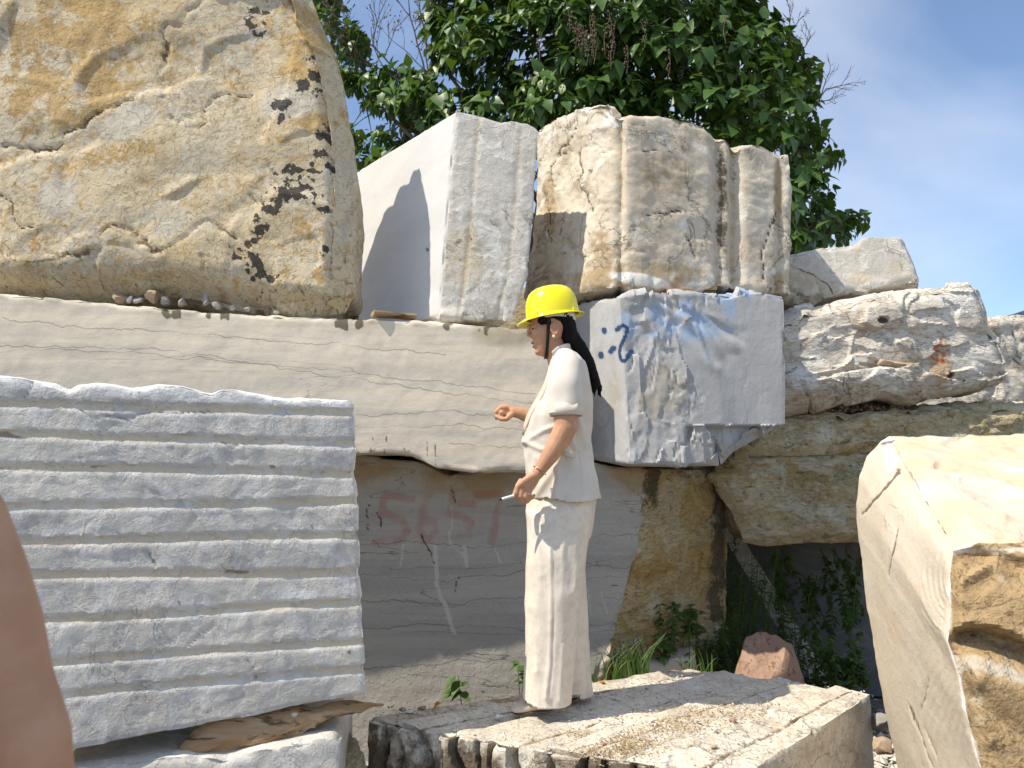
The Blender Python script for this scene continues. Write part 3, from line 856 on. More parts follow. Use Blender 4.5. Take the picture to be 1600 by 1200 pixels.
# --- yellow weathered boulder ----------------------------------------------
def hook_boulder(x, d):
    f = ss(.5, .2, x.w)
    S = x.S
    fc, e = facets(warp(S, 2.2, .16, 2), 1.7, 21, .5)
    fc2, e2 = facets(warp(S, 4, .08, 4), 4.5, 25, .6)
    low = ss(330, 440, x.py + 60 * fbm(S, 1.5, 2, 3))
    d = d + 0.028 * fc + 0.016 * fc2 * (0.3 + low) + 0.022 * fbm(S, 1.4, 3, 6)
    d = d - 0.10 * ss(400, 480, x.py) * f * (0.6 + 0.6 * fbm(S, 2, 2, 8)) * (x.px < 430)
    # scooped underside, rounded shoulder
    d = d - 0.12 * ss(.16, 0, x.ed)
    cr = [([(345, -40), (300, 15), (262, 50), (252, 110), (258, 150)], 3.5), ([(0, 225), (60, 240), (120, 205), (170, 165), (225, 135)], 3.5),
          ([(262, 175), (310, 205), (330, 150), (385, 140)], 2.6), ([(160, 360), (200, 350), (235, 395), (290, 365), (330, 345), (390, 380)], 3.0),
          ([(70, 395), (140, 398), (145, 430)], 2.4), ([(0, 300), (30, 350), (60, 360)], 3), ([(310, 395), (330, 420), (345, 430)], 2.2), ([(385, 300), (400, 315), (420, 318)], 2.2)]
    for k, (pl, w) in enumerate(cr):
        c = crack(x, pl, w * 1.25, 12, 9, k) * f
        d = d - 0.010 * c
        x.attrs['paint'] = np.maximum(x.attrs['paint'], .8 * c * ss(-.35, .15, fbm(S, 5, 3, k)))
    x.attrs['paint'] = np.maximum(x.attrs['paint'], .75 * ss(.035, .0, e2) * low * f)
    # ochre fields (upper left triangle, right shoulder) and black lichen trails
    tri = inpoly(x.px, x.py, [(10, -200), (245, -200), (250, 60), (225, 130), (120, 200), (15, 215)]) * 1.0
    x.attrs['stain'] = np.clip(tri * (0.62 + .9 * fbm(S, 6, 4, 3)) + blob(x, 470, 60, 90, 90) * (.55 + .9 * fbm(S, 7, 4, 5)) + blob(x, 500, 190, 55, 18) * .8 + blob(x, 180, 240, 90, 18, -.2) * .7 + blob(x, 330, 300, 120, 60) * .30 + blob(x, 120, 380, 100, 60) * .3 + blob(x, 500, 350, 60, 60) * .4, 0, 1)
    x.attrs['pale'] = np.clip(blob(x, 200, 190, 60, 30, -.4) * .9 + blob(x, 90, 310, 40, 40) * .8 + blob(x, 260, 340, 60, 40) * .5 + blob(x, 450, 160, 60, 40) * .7 + blob(x, 520, 270, 30, 20) * .6 + blob(x, 340, 215, 30, 20) * .4, 0, 1)
    tr = [(487, 120, 16, 26), (515, 225, 17, 28), (455, 265, 20, 7), (500, 262, 18, 7), (462, 295, 22, 14), (425, 315, 12, 20), (490, 310, 10, 10), (410, 345, 9, 18), (508, 322, 9, 10),
          (395, 390, 9, 20), (400, 425, 11, 22), (425, 440, 10, 12), (440, 165, 12, 10), (400, 30, 14, 18), (445, 185, 8, 12), (515, 395, 10, 10), (370, 395, 10, 8)]
    x.attrs['dark'] = np.clip(np.max([blob(x, a, b, c_ * 1.7, dd * 1.6, (a % 7) * .1 - .3) for a, b, c_, dd in tr], axis=0) * (0.42 + 1.2 * fbm(S, 17, 4, 2)), 0, 1) * f
    return d
block('boulder', [(-330, -130, 3.88), (440, -70, 3.95), (536, 486, 3.86), (-330, 456, 3.78)],
      dict(b=[(0, 456), (60, 463), (120, 468), (180, 462), (240, 452), (290, 458), (340, 472), (400, 484), (460, 489), (510, 488)],
           r=[(480, -30), (500, 20), (520, 62), (533, 110), (541, 160), (548, 215), (555, 265), (557, 320), (551, 370), (549, 415), (549, 455)]),
      off=[(.1, .5, -.4), (-.05, .40, -.30), (-.03, .56, -.05), (.1, .65, -.09)], res=0.012, nmax=300, resw=.03, rough=0.006, rough_sc=5, chip=0.03, chip_r=.06, hook=hook_boulder,
      mat=M['boulder'], label='huge yellow-stained weathered boulder with black lichen, on top of the long slab', cat='boulder', seed=3, sharp=80)

# --- white block with sawn left face ---------------------------------------
def hook_white(x, d):
    left = (x.u < 1e-6)
    fr = (x.front & ~left)
        # saw-tooth rim of the far top, drill flutes down the front
    d = d + np.where(x.top, -0.012 * np.abs(np.sin(x.w * 60 + 3 * fbm(x.S, 3, 2, 1))) , 0)
    for uu, w_, dp in ((0.27, .022, .0045), (.76, .022, .0045)):
        g = np.exp(-((x.u - uu) / w_) ** 2) * (x.w < .3)
        d = d - dp * g
        x.attrs['stain'] = np.maximum(x.attrs['stain'], .6 * g * fr)
    fc, e = facets(warp(x.S, 5, .05), 6, 5, .6)
    d = d + np.where(x.u > 0.02, 0.004 * fc + .002 * fbm(x.S, 22, 3, 4), 0) * fr + ss(.08, 0, (1 - x.v) * x.H) * .03 * fc * (x.u > .02)
    x.attrs['stain'] = np.clip(x.attrs['stain'] + fr * .5 * blob(x, 720, 400, 60, 60), 0, 1)
    x.attrs['dark'] = np.where(left, np.maximum(ss(4, 2, np.hypot(x.px - 668, x.py - 390)), 0.0), .6 * ss(.1, .5, fbm(x.S, 12, 4, 9)) * blob(x, 715, 410, 50, 60))
    return d
TLw, TRw, BRw, BLw = P(712, 173, 4.10), P(842, 205, 4.12), P(803, 502, 4.10), P(685, 494, 4.06)
block('stone_block', [TLw, TRw, BRw, BLw],
      dict(t=[(730, 175), (755, 180), (785, 189), (805, 187), (825, 191), (837, 198)], r=[(841, 240), (836, 290), (835, 340), (830, 380), (826, 430), (812, 470)],
           l=[(705, 250), (700, 310), (693, 400)], b=[(700, 498), (740, 500), (780, 502)]),
      off=[P(556, 268, 4.98) - TLw, P(700, 240, 5.1) - TRw, np.array([-.55, .95, 0]), np.array([-.78, .86, 0])],
      res=0.011, resw=.012, rough=0.0015, chip=0.008, chip_r=.016, hook=hook_white, mat=M['whitefront'], side_mat=dict(left=M['white']),
      label='white marble block with a smooth sawn left side, beside the yellow boulder', seed=4)

# --- cream fluted block -----------------------------------------------------
def hook_cream(x, d):
    f = ss(.3, .0, x.w)
    for px_, w_, dp in ((969, 7, .028), (1123, 8, .022), (1149, 9, .045), (1219, 6, .014)):
        g = np.exp(-((x.fx - px_ - 3 * fbm(x.S, 2, 2, 3)) / w_) ** 2)
        d = d - dp * g
        x.attrs['stain'] = np.maximum(x.attrs['stain'], .45 * g)
    sd = ss(14, 0, np.abs(x.px - 1130 - 3 * fbm(x.S, 5, 2, 1))) * ss(200, 250, x.py) * ss(470, 380, x.py) + .8 * ss(7, 0, np.abs(x.px - 1152)) * ss(210, 240, x.py) * ss(330, 250, x.py)
    x.attrs['dark'] = np.clip(sd * (.65 + .6 * fbm(x.S, 9, 3, 2)), 0, 1) * f
    x.attrs['stain'] = np.clip(x.attrs['stain'] + .6 * blob(x, 940, 400, 25, 60) + .5 * blob(x, 900, 440, 80, 22) + .5 * blob(x, 1030, 430, 90, 30) + .5 * blob(x, 1040, 270, 60, 40) + .5 * blob(x, 1215, 300, 10, 60) + .4 * blob(x, 1200, 440, 40, 20) + .6 * blob(x, 860, 320, 14, 70), 0, 1)
    x.attrs['pale'] = np.clip(.9 * blob(x, 1000, 438, 60, 12, .2) + .9 * blob(x, 955, 185, 18, 18) + .7 * blob(x, 1070, 350, 12, 14) + .5 * blob(x, 1095, 440, 30, 8, -.2), 0, 1)
    fc, e = facets(warp(x.S, 3.5, .08, 3), 4.2, 35, .6)
    fc2, e2 = facets(warp(x.S, 8, .04, 3), 11, 37, .6)
    lf = ss(985, 940, x.fx)
    d = d + 0.008 * fc + 0.003 * fc2 + lf * (.012 * fc + .004 * fc2) - .006 * ss(.04, 0, e2) * (.3 + lf)
    for k, pl in enumerate([[(900, 190), (882, 230), (865, 265), (858, 310), (862, 380)], [(905, 225), (910, 290), (925, 330)], [(1005, 238), (1030, 234)], [(1010, 340), (1030, 332), (1065, 330)],
                            [(1215, 330), (1195, 380), (1190, 440)], [(1075, 370), (1085, 400)]]):
        c = crack(x, pl, 2.4, 6, 10, k)
        d = d - .008 * c; x.attrs['dark'] = np.maximum(x.attrs['dark'], .75 * c)
    d = d + .04 * fc * ss(.12, 0, (1 - x.v) * x.H) * f
    return d
block('stone_block', [(836, 205, 4.75), (1234, 240, 4.42), (1234, 460, 4.36), (818, 468, 4.65)],
      dict(t=[(858, 190, 4.6), (885, 178, 4.45), (910, 165, 4.3), (935, 160, 4.16), (958, 163, 4.08), (970, 177, 4.06), (985, 177, 4.07), (1030, 177, 4.13), (1060, 184, 4.17), (1080, 190, 4.2), (1100, 196, 4.22), (1116, 211, 4.25), (1130, 213, 4.27), (1147, 222, 4.29), (1175, 223, 4.33), (1195, 229, 4.37), (1210, 236, 4.39)],
           b=[(870, 466, 4.4), (930, 456, 4.12), (965, 449, 4.05), (1000, 450, 4.07), (1050, 454, 4.12), (1090, 457, 4.16), (1120, 447, 4.2), (1160, 452, 4.25), (1200, 458, 4.3)],
           r=[(1237, 300), (1238, 360), (1236, 420)], l=[(842, 260), (836, 330), (828, 400)]),
      off=[(.1, 1.0, 0), (.1, 1.1, 0), (.1, 1.1, 0), (.1, 1.0, 0)], res=0.0115, resw=.03, rough=0.006, rough_sc=7, chip=0.02, chip_r=.05, hook=hook_cream,
      mat=M['cream'], label='cream chiselled block with vertical drill flutes, above the blue-grey block', seed=5)

# --- blue-grey block --------------------------------------------------------
def hook_blue(x, d):
    f = (x.w < .05) * 1.0
    S = x.S
    sawn = inpoly(x.px, x.py, [(1120, 470), (1260, 440), (1260, 664), (1070, 664), (1100, 620), (1065, 560), (1060, 510)]) * 1.0
    left = ss(988, 974, x.px + 3 * fbm(S, 5, 2, 2))
    rg = np.clip(1 - sawn - .9 * left, 0, 1) * f
    fc, e = facets(warp(S * np.array([1, 1, .6]), 4, .10, 3), 5.5, 45, .9, .10)
    fc2, e2 = facets(warp(S * np.array([1, 1, .45]), 8, .05, 3), 13, 47, .9, .10)
    fc3, e3 = facets(warp(S * np.array([1, 1, .55]), 14, .03, 3), 22, 49, .7)
    d = d + rg * (.018 * fc + .011 * fc2 + .005 * fc3 - .003 * ss(.05, 0, e2) + .002 * fbm(S * np.array([1, 1, .4]), 24, 3, 8)) + .004 * left * fc
    # conchoidal fans
    for cx, cy, r0, r1, a0, a1 in ((1075, 470, 30, 120, .5, 1.35), (985, 450, 40, 200, .25, .9)):
        dx, dy = x.px - cx, x.py - cy
        r = np.hypot(dx, dy); an = np.arctan2(dy, dx)
        m = ss(r0, r0 + 15, r) * ss(r1, r1 - 20, r) * ss(a0, a0 + .15, an) * ss(a1, a1 - .15, an)
        d = d + .005 * m * np.sin(an * 26 + 1.2 * fbm(S, 4, 2, 3)) * f
    under = (ss(664, 669, x.py + 0 * x.px) * ss(1068, 1078, x.px)) * f
    d = d - .035 * under + .025 * under * fc
    d = d + .02 * fc * ss(.05, 0, x.v * x.H)
    x.attrs['stain'] = np.clip(blob(x, 1040, 610, 50, 60) * .6 + blob(x, 960, 620, 14, 50) * .6 + under * .4 + blob(x, 1000, 660, 30, 60) * .4, 0, 1) * f
    x.attrs['pale'] = np.clip((blob(x, 1040, 500, 110, 38, -.1) * .8 + blob(x, 1130, 480, 60, 50) * .6 + blob(x, 1180, 462, 50, 10) * .5 + blob(x, 1090, 540, 40, 40, .5) * .35) * (.7 + 1.3 * fbm(S, 12, 4, 5)) + .5 * crack(x, [(988, 715), (1010, 680), (1013, 640)], 5, 4, 6), 0, 1)
    q = lambda *a: [(890 + u / 3.872, 430 + v / 3.872) for u, v in a]
    st = [q((208, 332), (209, 340)), q((190, 478), (191, 492)), q((248, 462), (266, 440)), q((288, 330), (300, 315), (325, 305), (348, 320), (345, 350), (330, 385), (308, 430), (300, 470), (308, 505), (322, 522), (345, 512), (360, 480), (380, 455))]
    dots = np.minimum.reduce([sdist(x.px, x.py, p) for p in st[:3]]) - 1.5
    dots = np.minimum(dots, sdist(x.px, x.py, st[3]))
    dots = np.minimum(dots, sdist(x.px, x.py, q((285, 330), (300, 320))) - 1.2)
    dots = np.minimum(dots, sdist(x.px, x.py, q((352, 492), (378, 460))) - 1.0)
    x.attrs['paint'] = np.maximum(ss(3.4, 1.2, dots), .38 * ss(9, 2, dots)) * f
    wl_ = [[(1120, 568), (1160, 572), (1225, 570)], [(1110, 612), (1140, 611)], [(1150, 620), (1190, 614)]]
    return d
block('stone_block', [(872, 486, 4.5), (1226, 462, 4.06), (1228, 664, 4.06), (872, 712, 4.5)],
      dict(t=[(915, 472, 4.3), (945, 466, 4.12), (968, 461, 3.97), (1000, 457, 3.97), (1050, 456, 3.99), (1110, 457, 4.01), (1150, 455, 4.03), (1190, 455, 4.05)],
           b=[(935, 719, 4.2), (985, 728, 3.97), (1060, 729, 3.99), (1130, 727, 4.01), (1150, 706, 4.03), (1185, 686, 4.05)], r=[(1228, 560)]),
      off=[(.1, .9, 0), (-.02, 1.0, 0), (-.02, 1.0, 0), (.1, .9, 0)], res=0.0085, nmax=260, resw=.03, rough=0.0015, chip=0.008, chip_r=.02, hook=hook_blue, sharp=25,
      mat=M['blue'], label='blue-grey marble block with dark blue spray-painted strokes, right behind the woman', seed=6)

# --- grooved white-grey block in the left foreground ------------------------
GR = [(629, 645), (678, 693), (729, 740), (793, 783), (846, 837), (902, 893), (973, 940), (1040, 1003), (1096, 1045)]
def hook_groove(x, d):
    S = x.S
    fx, fy = x.fx, x.fy
    fc, e = facets(warp(S, 5, .06, 3), 5.5, 55, .5)
    g_all = np.zeros(len(fx))
    for k, (a, b) in enumerate(GR):
        yc = a + (b - a) * fx / 555 + 3 * fbm(S * np.array([1, 1, 0]), 2.0, 2, k)
        t = (fy - yc)
        prof = ss(-8, -4, t) * ss(10, 2, t)           # sharp ledge above, sloping out below
        d = d - 0.0060 * prof * (x.w < .95)
        g_all = np.maximum(g_all, prof)
    top = ss(30, 6, fy - (590 + 35 * fx / 555))
    pf = fbm(warp(S, 6, .04), 5.5, 4, 14)
    d = d + .0012 * fbm(S, 11, 4, 4) * (1 - g_all) + (.0013 * ss(0, .05, pf) - .0012 * ss(.25, .3, fbm(S, 9, 3, 24))) * (1 - g_all)
    x.attrs['stain'] = np.clip(g_all * (.85 + .7 * fbm(S, 4, 3, 3)), 0, 1)
    dd = ss(.18, .5, fbm(S * np.array([.6, .6, 1.5]), 9, 4, 12)) * g_all
    zone = np.maximum.reduce([blob(x, 80, 680, 110, 10), blob(x, 300, 650, 60, 10), blob(x, 120, 735, 130, 8), blob(x, 370, 735, 60, 8), blob(x, 120, 790, 60, 8), blob(x, 320, 1000, 90, 9), blob(x, 420, 890, 90, 8), blob(x, 190, 965, 30, 7)])
    x.attrs['dark'] = np.clip(dd * .9 * (.3 + zone) + np.maximum.reduce([ss(4.5, 2.5, np.hypot(x.px - a, x.py - b)) for a, b in ((488, 824), (280, 942), (426, 729), (545, 1020))]), 0, 1)
    x.attrs['pale'] = np.clip((top * .8 + blob(x, 460, 930, 60, 14) * .7 + blob(x, 370, 960, 40, 14) * .5) * (x.w < .05) + (1 - (x.w < .02)) * .9 + ss(3, 0, np.abs(x.u - 1) * x.W * 100) * .6, 0, 1)
    for k, pl in enumerate([[(40, 620), (52, 600), (50, 594)], [(345, 690), (360, 700), (400, 690)], [(230, 860), (245, 885)], [(290, 1010), (340, 975)], [(385, 1030), (400, 1060)], [(120, 640), (140, 655), (200, 650), (330, 640)]]):
        c = crack(x, pl, 2.4, 6, 12, k) * (x.w < .05); d = d - .004 * c; x.attrs['dark'] = np.maximum(x.attrs['dark'], .6 * c)
    return d
block('stone_block', [(-230, 575, 2.30), (553, 625, 2.75), (575, 1086, 2.75), (-230, 1250, 2.26)],
      dict(t=[(-100, 582), (0, 586), (30, 588), (60, 594), (84, 599), (105, 609), (118, 601), (148, 597), (175, 599), (205, 606), (222, 603), (245, 598), (285, 600), (318, 611), (330, 613), (345, 607), (365, 607), (392, 612), (420, 617), (446, 622), (470, 620), (510, 624)],
           b=[(0, 1198), (120, 1172), (200, 1158), (300, 1137), (400, 1120), (455, 1106), (500, 1100), (560, 1090)],
           r=[(557, 640), (555, 665), (559, 700), (557, 735), (562, 780), (561, 820), (565, 860), (564, 900), (568, 930), (567, 970), (572, 1010), (572, 1050)]),
      off=[(-.15, .62, 0), (-.22, .6, 0), (-.22, .6, 0), (-.15, .62, 0)], res=0.0085, nmax=300, resw=.03, rough=0.003, chip=0.008, chip_r=.02, hook=hook_groove,
      mat=M['grooved'], label='grey-white block with horizontal drill grooves, large in the left foreground', seed=7)

# --- platform block the woman stands on -------------------------------------
PZ = 0.585
def hook_plat(x, d):
    S = x.S
    n = 11
    t = x.u * n + .25 * fbm(S, 1.2, 2, 3)
    fr = t - np.floor(t)
    topm = x.top * 1.0
    saw = ss(0, .12, fr) * (1 - .55 * fr)                       # stepped ridges, each with a steep side
    wob = 0.85 + .25 * np.sin(np.floor(t) * 2.3)
    e_w = ss(.0, .05, x.w * x.D) * 1.0
    d = d + topm * (.030 * saw * wob - .022 + .006 * fbm(S, 6, 3, 4))
    groove = ss(.16, .02, np.minimum(fr, 1 - fr))
    # the fluted broken end
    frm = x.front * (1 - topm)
    t2 = x.u * 16 + 1.3 * fbm(S, 2.2, 3, 6); f2 = t2 - np.floor(t2)
    hgt = .5 + .5 * np.sin(np.floor(t2) * 3.7)
    fl = ss(0, .18, f2) * ss(1, .8, f2)
    d = d + frm * (.055 * fl - .05 + .03 * hgt * fl) + frm * .012 * fbm(S * np.array([1, 1, .4]), 12, 3, 3)
    d = d - x.top * x.front * .02 * hgt
    fc, e = facets(warp(S, 6, .05), 8, 65, .5)
    d = d + .005 * fc * topm
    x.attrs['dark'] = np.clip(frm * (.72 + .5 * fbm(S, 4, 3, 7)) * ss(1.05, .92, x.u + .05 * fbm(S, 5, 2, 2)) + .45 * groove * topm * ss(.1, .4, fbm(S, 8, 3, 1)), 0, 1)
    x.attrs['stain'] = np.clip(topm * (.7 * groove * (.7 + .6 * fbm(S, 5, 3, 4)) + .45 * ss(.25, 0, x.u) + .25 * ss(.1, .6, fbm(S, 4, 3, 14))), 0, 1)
    x.attrs['pale'] = np.clip(ss(.03, .0, x.ed) * .5 * (x.u > .7), 0, 1)
    for k, pl in enumerate([[(1040, 1190), (1150, 1160), (1230, 1130), (1300, 1100), (1345, 1085)], [(1200, 1200), (1290, 1150), (1350, 1130)]]):
        if True:
            c = crack(x, pl, 1.5, 4, 10, k) * (x.u > .99); d = d - .002 * c; x.attrs['stain'] = np.maximum(x.attrs['stain'], .5 * c)
    return d
A_, B_ = G(572, 1122, PZ), G(1140, 1222, PZ)
C_, D_ = G(1052, 1046, PZ), G(1362, 1082, PZ)
dn = lambda p, k=0: np.array([p[0], p[1] + k, -.05])
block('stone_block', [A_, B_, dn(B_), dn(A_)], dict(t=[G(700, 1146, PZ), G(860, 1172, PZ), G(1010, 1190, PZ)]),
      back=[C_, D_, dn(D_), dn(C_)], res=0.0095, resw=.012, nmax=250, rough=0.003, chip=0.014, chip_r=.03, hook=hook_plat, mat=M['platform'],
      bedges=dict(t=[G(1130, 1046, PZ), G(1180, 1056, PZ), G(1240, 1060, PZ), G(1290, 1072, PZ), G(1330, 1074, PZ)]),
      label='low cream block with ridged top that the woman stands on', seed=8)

# --- big cream block in the right foreground ---------------------------------
def hook_fore(x, d):
    S = x.S
    lf = (x.u < 1e-6) * 1.0; tp = x.top * (1 - lf); fr = x.front * (1 - lf) * (1 - x.top * 1.0)
    fc, e = facets(warp(S, 3, .1, 3), 3.2, 75, .7)
    fc2, e2 = facets(warp(S, 8, .05, 3), 9, 77, .6)
    d = d + tp * (.012 * fc2 + .012 * fbm(S, 5, 4, 2)) + fr * (.035 * fc + .018 * fc2 + .01 * fbm(S, 5, 4, 7)) * ss(0, .05, x.ed) + lf * .002 * fbm(S, 9, 3, 3)
    # big conchoidal hollow in the broken front
    yy = x.py + 14 * fbm(S, 3, 3, 2) + 10 * np.sin((x.px - 1480) * .03)
    inn = ss(0, .06, x.ed)
    d = d + fr * inn * (.045 * ss(868, 900, yy) * ss(1000, 985, yy) - .07 * ss(988, 1002, yy) * ss(1055, 1010, yy) + .02 * ss(1050, 1070, yy))
    rip = inpoly(x.px, x.py, [(1440, 880), (1490, 860), (1500, 960), (1470, 1000), (1440, 960)]) * 1.0
    r = np.hypot(x.px - 1545, x.py - 900)
    r2 = np.hypot(x.px - 1640, x.py - 1180)
    rip2 = ss(1420, 1460, x.px) * ss(1010, 1060, x.py)
    d = d + lf * (.0016 * rip * np.sin(r * .75 + fbm(S, 8, 2, 2)) + .0008 * rip2 * np.sin(r2 * .5 + 2 * fbm(S, 5, 2, 2)))
    d = d - .03 * lf * ss(.14, 0, x.ed) * ss(.06, .0, x.v * x.H) 
    x.attrs['stain'] = np.clip(fr * (1.0 + .3 * fbm(S, 4, 3, 3)) * (1 - .8 * ss(30, 0, np.abs(x.py - 1040 - .1 * (x.px - 1500)))) , 0, 1)
    x.attrs['pale'] = np.clip(ss(.022, 0, x.ed + .01 * fbm(S, 12, 3, 2)) * .8 * (x.u < .12) + blob(x, 1445, 771, 12, 6) * .9 + blob(x, 1390, 710, 12, 32) * .9 + tp * .5 * ss(.1, .5, fbm(S, 5, 3, 8)) + fr * .7 * ss(12, 0, np.abs(x.py - 860)) + fr * .6 * ss(22, 4, np.abs(yy - 1048)), 0, 1)
    x.attrs['paint'] = np.clip(tp * (.5 + 1.0 * fbm(S, 3, 4, 11)) + lf * .35 * blob(x, 1420, 900, 30, 70, -.2), 0, 1)
    for k, pl in enumerate([[(1348, 800), (1375, 772), (1400, 740), (1402, 728)], [(1402, 825), (1395, 860), (1388, 900)], [(1445, 1140), (1462, 1180)], [(1420, 1105), (1440, 1150), (1455, 1200)], [(1450, 1060), (1445, 1090), (1440, 1108)]]):
        c = crack(x, pl, 2.2 if k else 3.4, 3, 12, k) * lf; d = d - .005 * c; x.attrs['dark'] = np.maximum(x.attrs['dark'], (.7 if k else .9) * c)
    x.attrs['dark'] = np.clip(x.attrs['dark'] + fr * .5 * ss(.03, 0, e), 0, 1)
    return d
block('stone_block', [(1487, 856, 2.25), (1790, 880, 2.05), np.array([2.05, 1.95, -.05]), np.array([1.25, 2.12, -.05])],
      dict(l=[(1481, 900, 2.24), (1484, 960, 2.22), (1478, 1000, 2.21), (1499, 1060, 2.19), (1508, 1120, 2.18), (1530, 1200, 2.16), (1550, 1300, 2.15)],
           t=[(1530, 846, 2.22), (1600, 850, 2.17)]),
      back=[(1388, 682, 3.35), (1760, 672, 3.2), np.array([2.7, 3.1, -.05]), np.array([1.46, 3.05, -.05])],
      bedges=dict(l=[(1370, 692, 3.32), (1352, 712, 3.3), (1341, 742, 3.26), (1337, 785, 3.24), (1339, 830, 3.2), (1347, 900, 3.17), (1353, 950, 3.15), (1368, 1040, 3.12), (1382, 1110, 3.1), (1402, 1200, 3.08)],
                  t=[(1440, 683, 3.33), (1520, 680, 3.3)]),
      res=0.0095, resw=.012, nmax=280, rough=0.002, chip=0.015, chip_r=.03, hook=hook_fore, mat=M['foreblock'], side_mat=dict(front=M['brown']),
      label='large cream block with smooth sawn side and broken brown end, at the right edge', seed=9)

# --- wedge slab, upper right --------------------------------------------------
def hook_wedge(x, d):
    fc, e = facets(warp(x.S, 5, .06, 3), 6, 85, .6)
    low = inpoly(x.px, x.py, [(1225, 415), (1240, 412), (1300, 440), (1330, 462), (1225, 480)]) * 1.0
    f = (x.w < .05)
    d = d + f * (low * (.03 * fc + .01) + .002 * fc) + ss(.06, 0, (1 - x.v) * x.H) * .03 * fc + (~f) * .01 * fc
    x.attrs['stain'] = np.clip(low * .6 + f * .55 * blob(x, 1345, 435, 30, 14) + f * .45 * blob(x, 1340, 395, 8, 30) + .4 * f * blob(x, 1400, 420, 20, 26), 0, 1)
    x.attrs['dark'] = np.clip(f * np.maximum(crack(x, [(1240, 418), (1270, 430), (1300, 458)], 2.5, 4, 10), .5 * crack(x, [(1405, 392), (1412, 425)], 3, 4, 10)), 0, 1) * .8
    return d
block('stone_block', [(1215, 402, 4.95), (1410, 369, 4.82), (1440, 442, 4.80), (1210, 474, 4.93)],
      dict(t=[(1236, 396), (1270, 389), (1285, 386), (1300, 385), (1320, 384), (1338, 379), (1345, 370), (1360, 369), (1380, 370)], r=[(1414, 382), (1428, 412)], b=[(1270, 466), (1330, 457), (1400, 447)]),
      off=[(.2, .5, 0), (.25, .45, -.04), (.2, .5, 0), (.2, .6, 0)], res=0.011, rough=0.003, chip=0.015, chip_r=.04, hook=hook_wedge, mat=M['whitefront'],
      label='pale wedge-shaped slab topmost of the right-hand stack, against the sky', seed=10)

# --- flaky boulder -------------------------------------------------------------
def hook_flaky(x, d):
    S = x.S * np.array([.7, .7, 1.3])
    fc, e = facets(warp(S, 3, .12, 3), 2.6, 95, .7, .05)
    fc2, e2 = facets(warp(S, 6, .07, 3), 7, 97, .9, .05)
    f = ss(.4, 0, x.w)
    d = d + .045 * fc + .022 * fc2 + .006 * fbm(S, 5, 4, 1) - .05 * ss(.12, 0, x.ed)
    led = crack(x, [(1345, 568), (1375, 567), (1395, 572), (1420, 567), (1450, 568)], 5, 4, 8) * f
    d = d - .03 * led * ss(566, 574, x.py)
    x.attrs['stain'] = np.clip(.5 * led + .75 * blob(x, 1475, 570, 22, 50) + .45 * blob(x, 1400, 560, 60, 18) + .5 * ss(600, 625, x.py) * f, 0, 1)
    x.attrs['paint'] = np.maximum(crack(x, [(1468, 530), (1464, 545), (1478, 552), (1482, 570), (1466, 560)], 4, 7, 14), 0) * f
    x.attrs['dark'] = np.clip(np.maximum(ss(7, 3, np.hypot((x.px - 1376) * .6, x.py - 502)), ss(6, 3, np.hypot(x.px - 1491, x.py - 585))), 0, 1)
    d = d - .03 * x.attrs['dark']
    x.attrs['pale'] = np.clip(blob(x, 1250, 590, 40, 30) * .7 + blob(x, 1500, 470, 40, 30) * .7 + blob(x, 1540, 560, 40, 30) * .5, 0, 1)
    return d
block('boulder', [(1200, 500, 4.35), (1520, 434, 4.5), (1590, 592, 4.5), (1205, 640, 4.32)],
      dict(t=[(1228, 487), (1260, 476), (1300, 468), (1350, 462), (1400, 454), (1440, 448), (1480, 443), (1505, 436)], r=[(1540, 447), (1552, 480), (1560, 508), (1575, 530), (1586, 560)],
           b=[(1228, 636), (1270, 628), (1330, 616), (1385, 612), (1415, 622), (1440, 624), (1480, 612), (1530, 606), (1575, 600)]),
      off=[(.2, .9, .05), (.15, .8, .0), (.1, .8, .02), (.2, .9, -.12)], res=0.010, rough=0.004, rough_sc=6, chip=0.03, chip_r=.05, hook=hook_flaky, mat=M['flaky'], sharp=30,
      label='rough ivory boulder with flaky face, under the pale wedge slab', cat='boulder', seed=11)

# --- two tan bedded stones of the right-hand stack ------------------------------
def hook_tan(x, d):
    S = x.S * np.array([.8, .8, 1.5])
    fc, e = facets(warp(S, 3, .1, 3), 4, 105, .6)
    fc2, e2 = facets(warp(S, 7, .05, 3), 11, 107, .6)
    d = d + .03 * fc + .015 * fc2 + .035 * fbm(S, 4, 5, 1) - .05 * ss(.1, 0, x.ed)
    z = x.V[:, 2]
    d = d + .02 * np.sin(z * 60 + 5 * fbm(x.S, 2, 2, 4))* ss(.5, .0, x.v)
    x.attrs['dark'] = np.clip(.5 * ss(.05, 0, e2) + .5 * ss(.3, .7, fbm(x.S, 7, 4, 5)), 0, 1) * .6
    x.attrs['pale'] = np.clip(.8 * fbm(x.S, 3, 4, 9), 0, 1)
    return d
block('stone_block', [(1180, 650, 4.5), (1760, 622, 4.6), (1760, 700, 4.6), (1150, 712, 4.42)],
      dict(t=[(1232, 644), (1300, 640), (1400, 636), (1500, 632), (1600, 628)], b=[(1250, 712), (1400, 705), (1600, 704)]),
      off=(.1, .9, .02), res=0.011, nmax=260, rough=0.010, chip=0.03, chip_r=.05, hook=hook_tan, mat=M['tan'], sharp=45,
      label='long flat olive-tan stone under the flaky ivory boulder', seed=12)
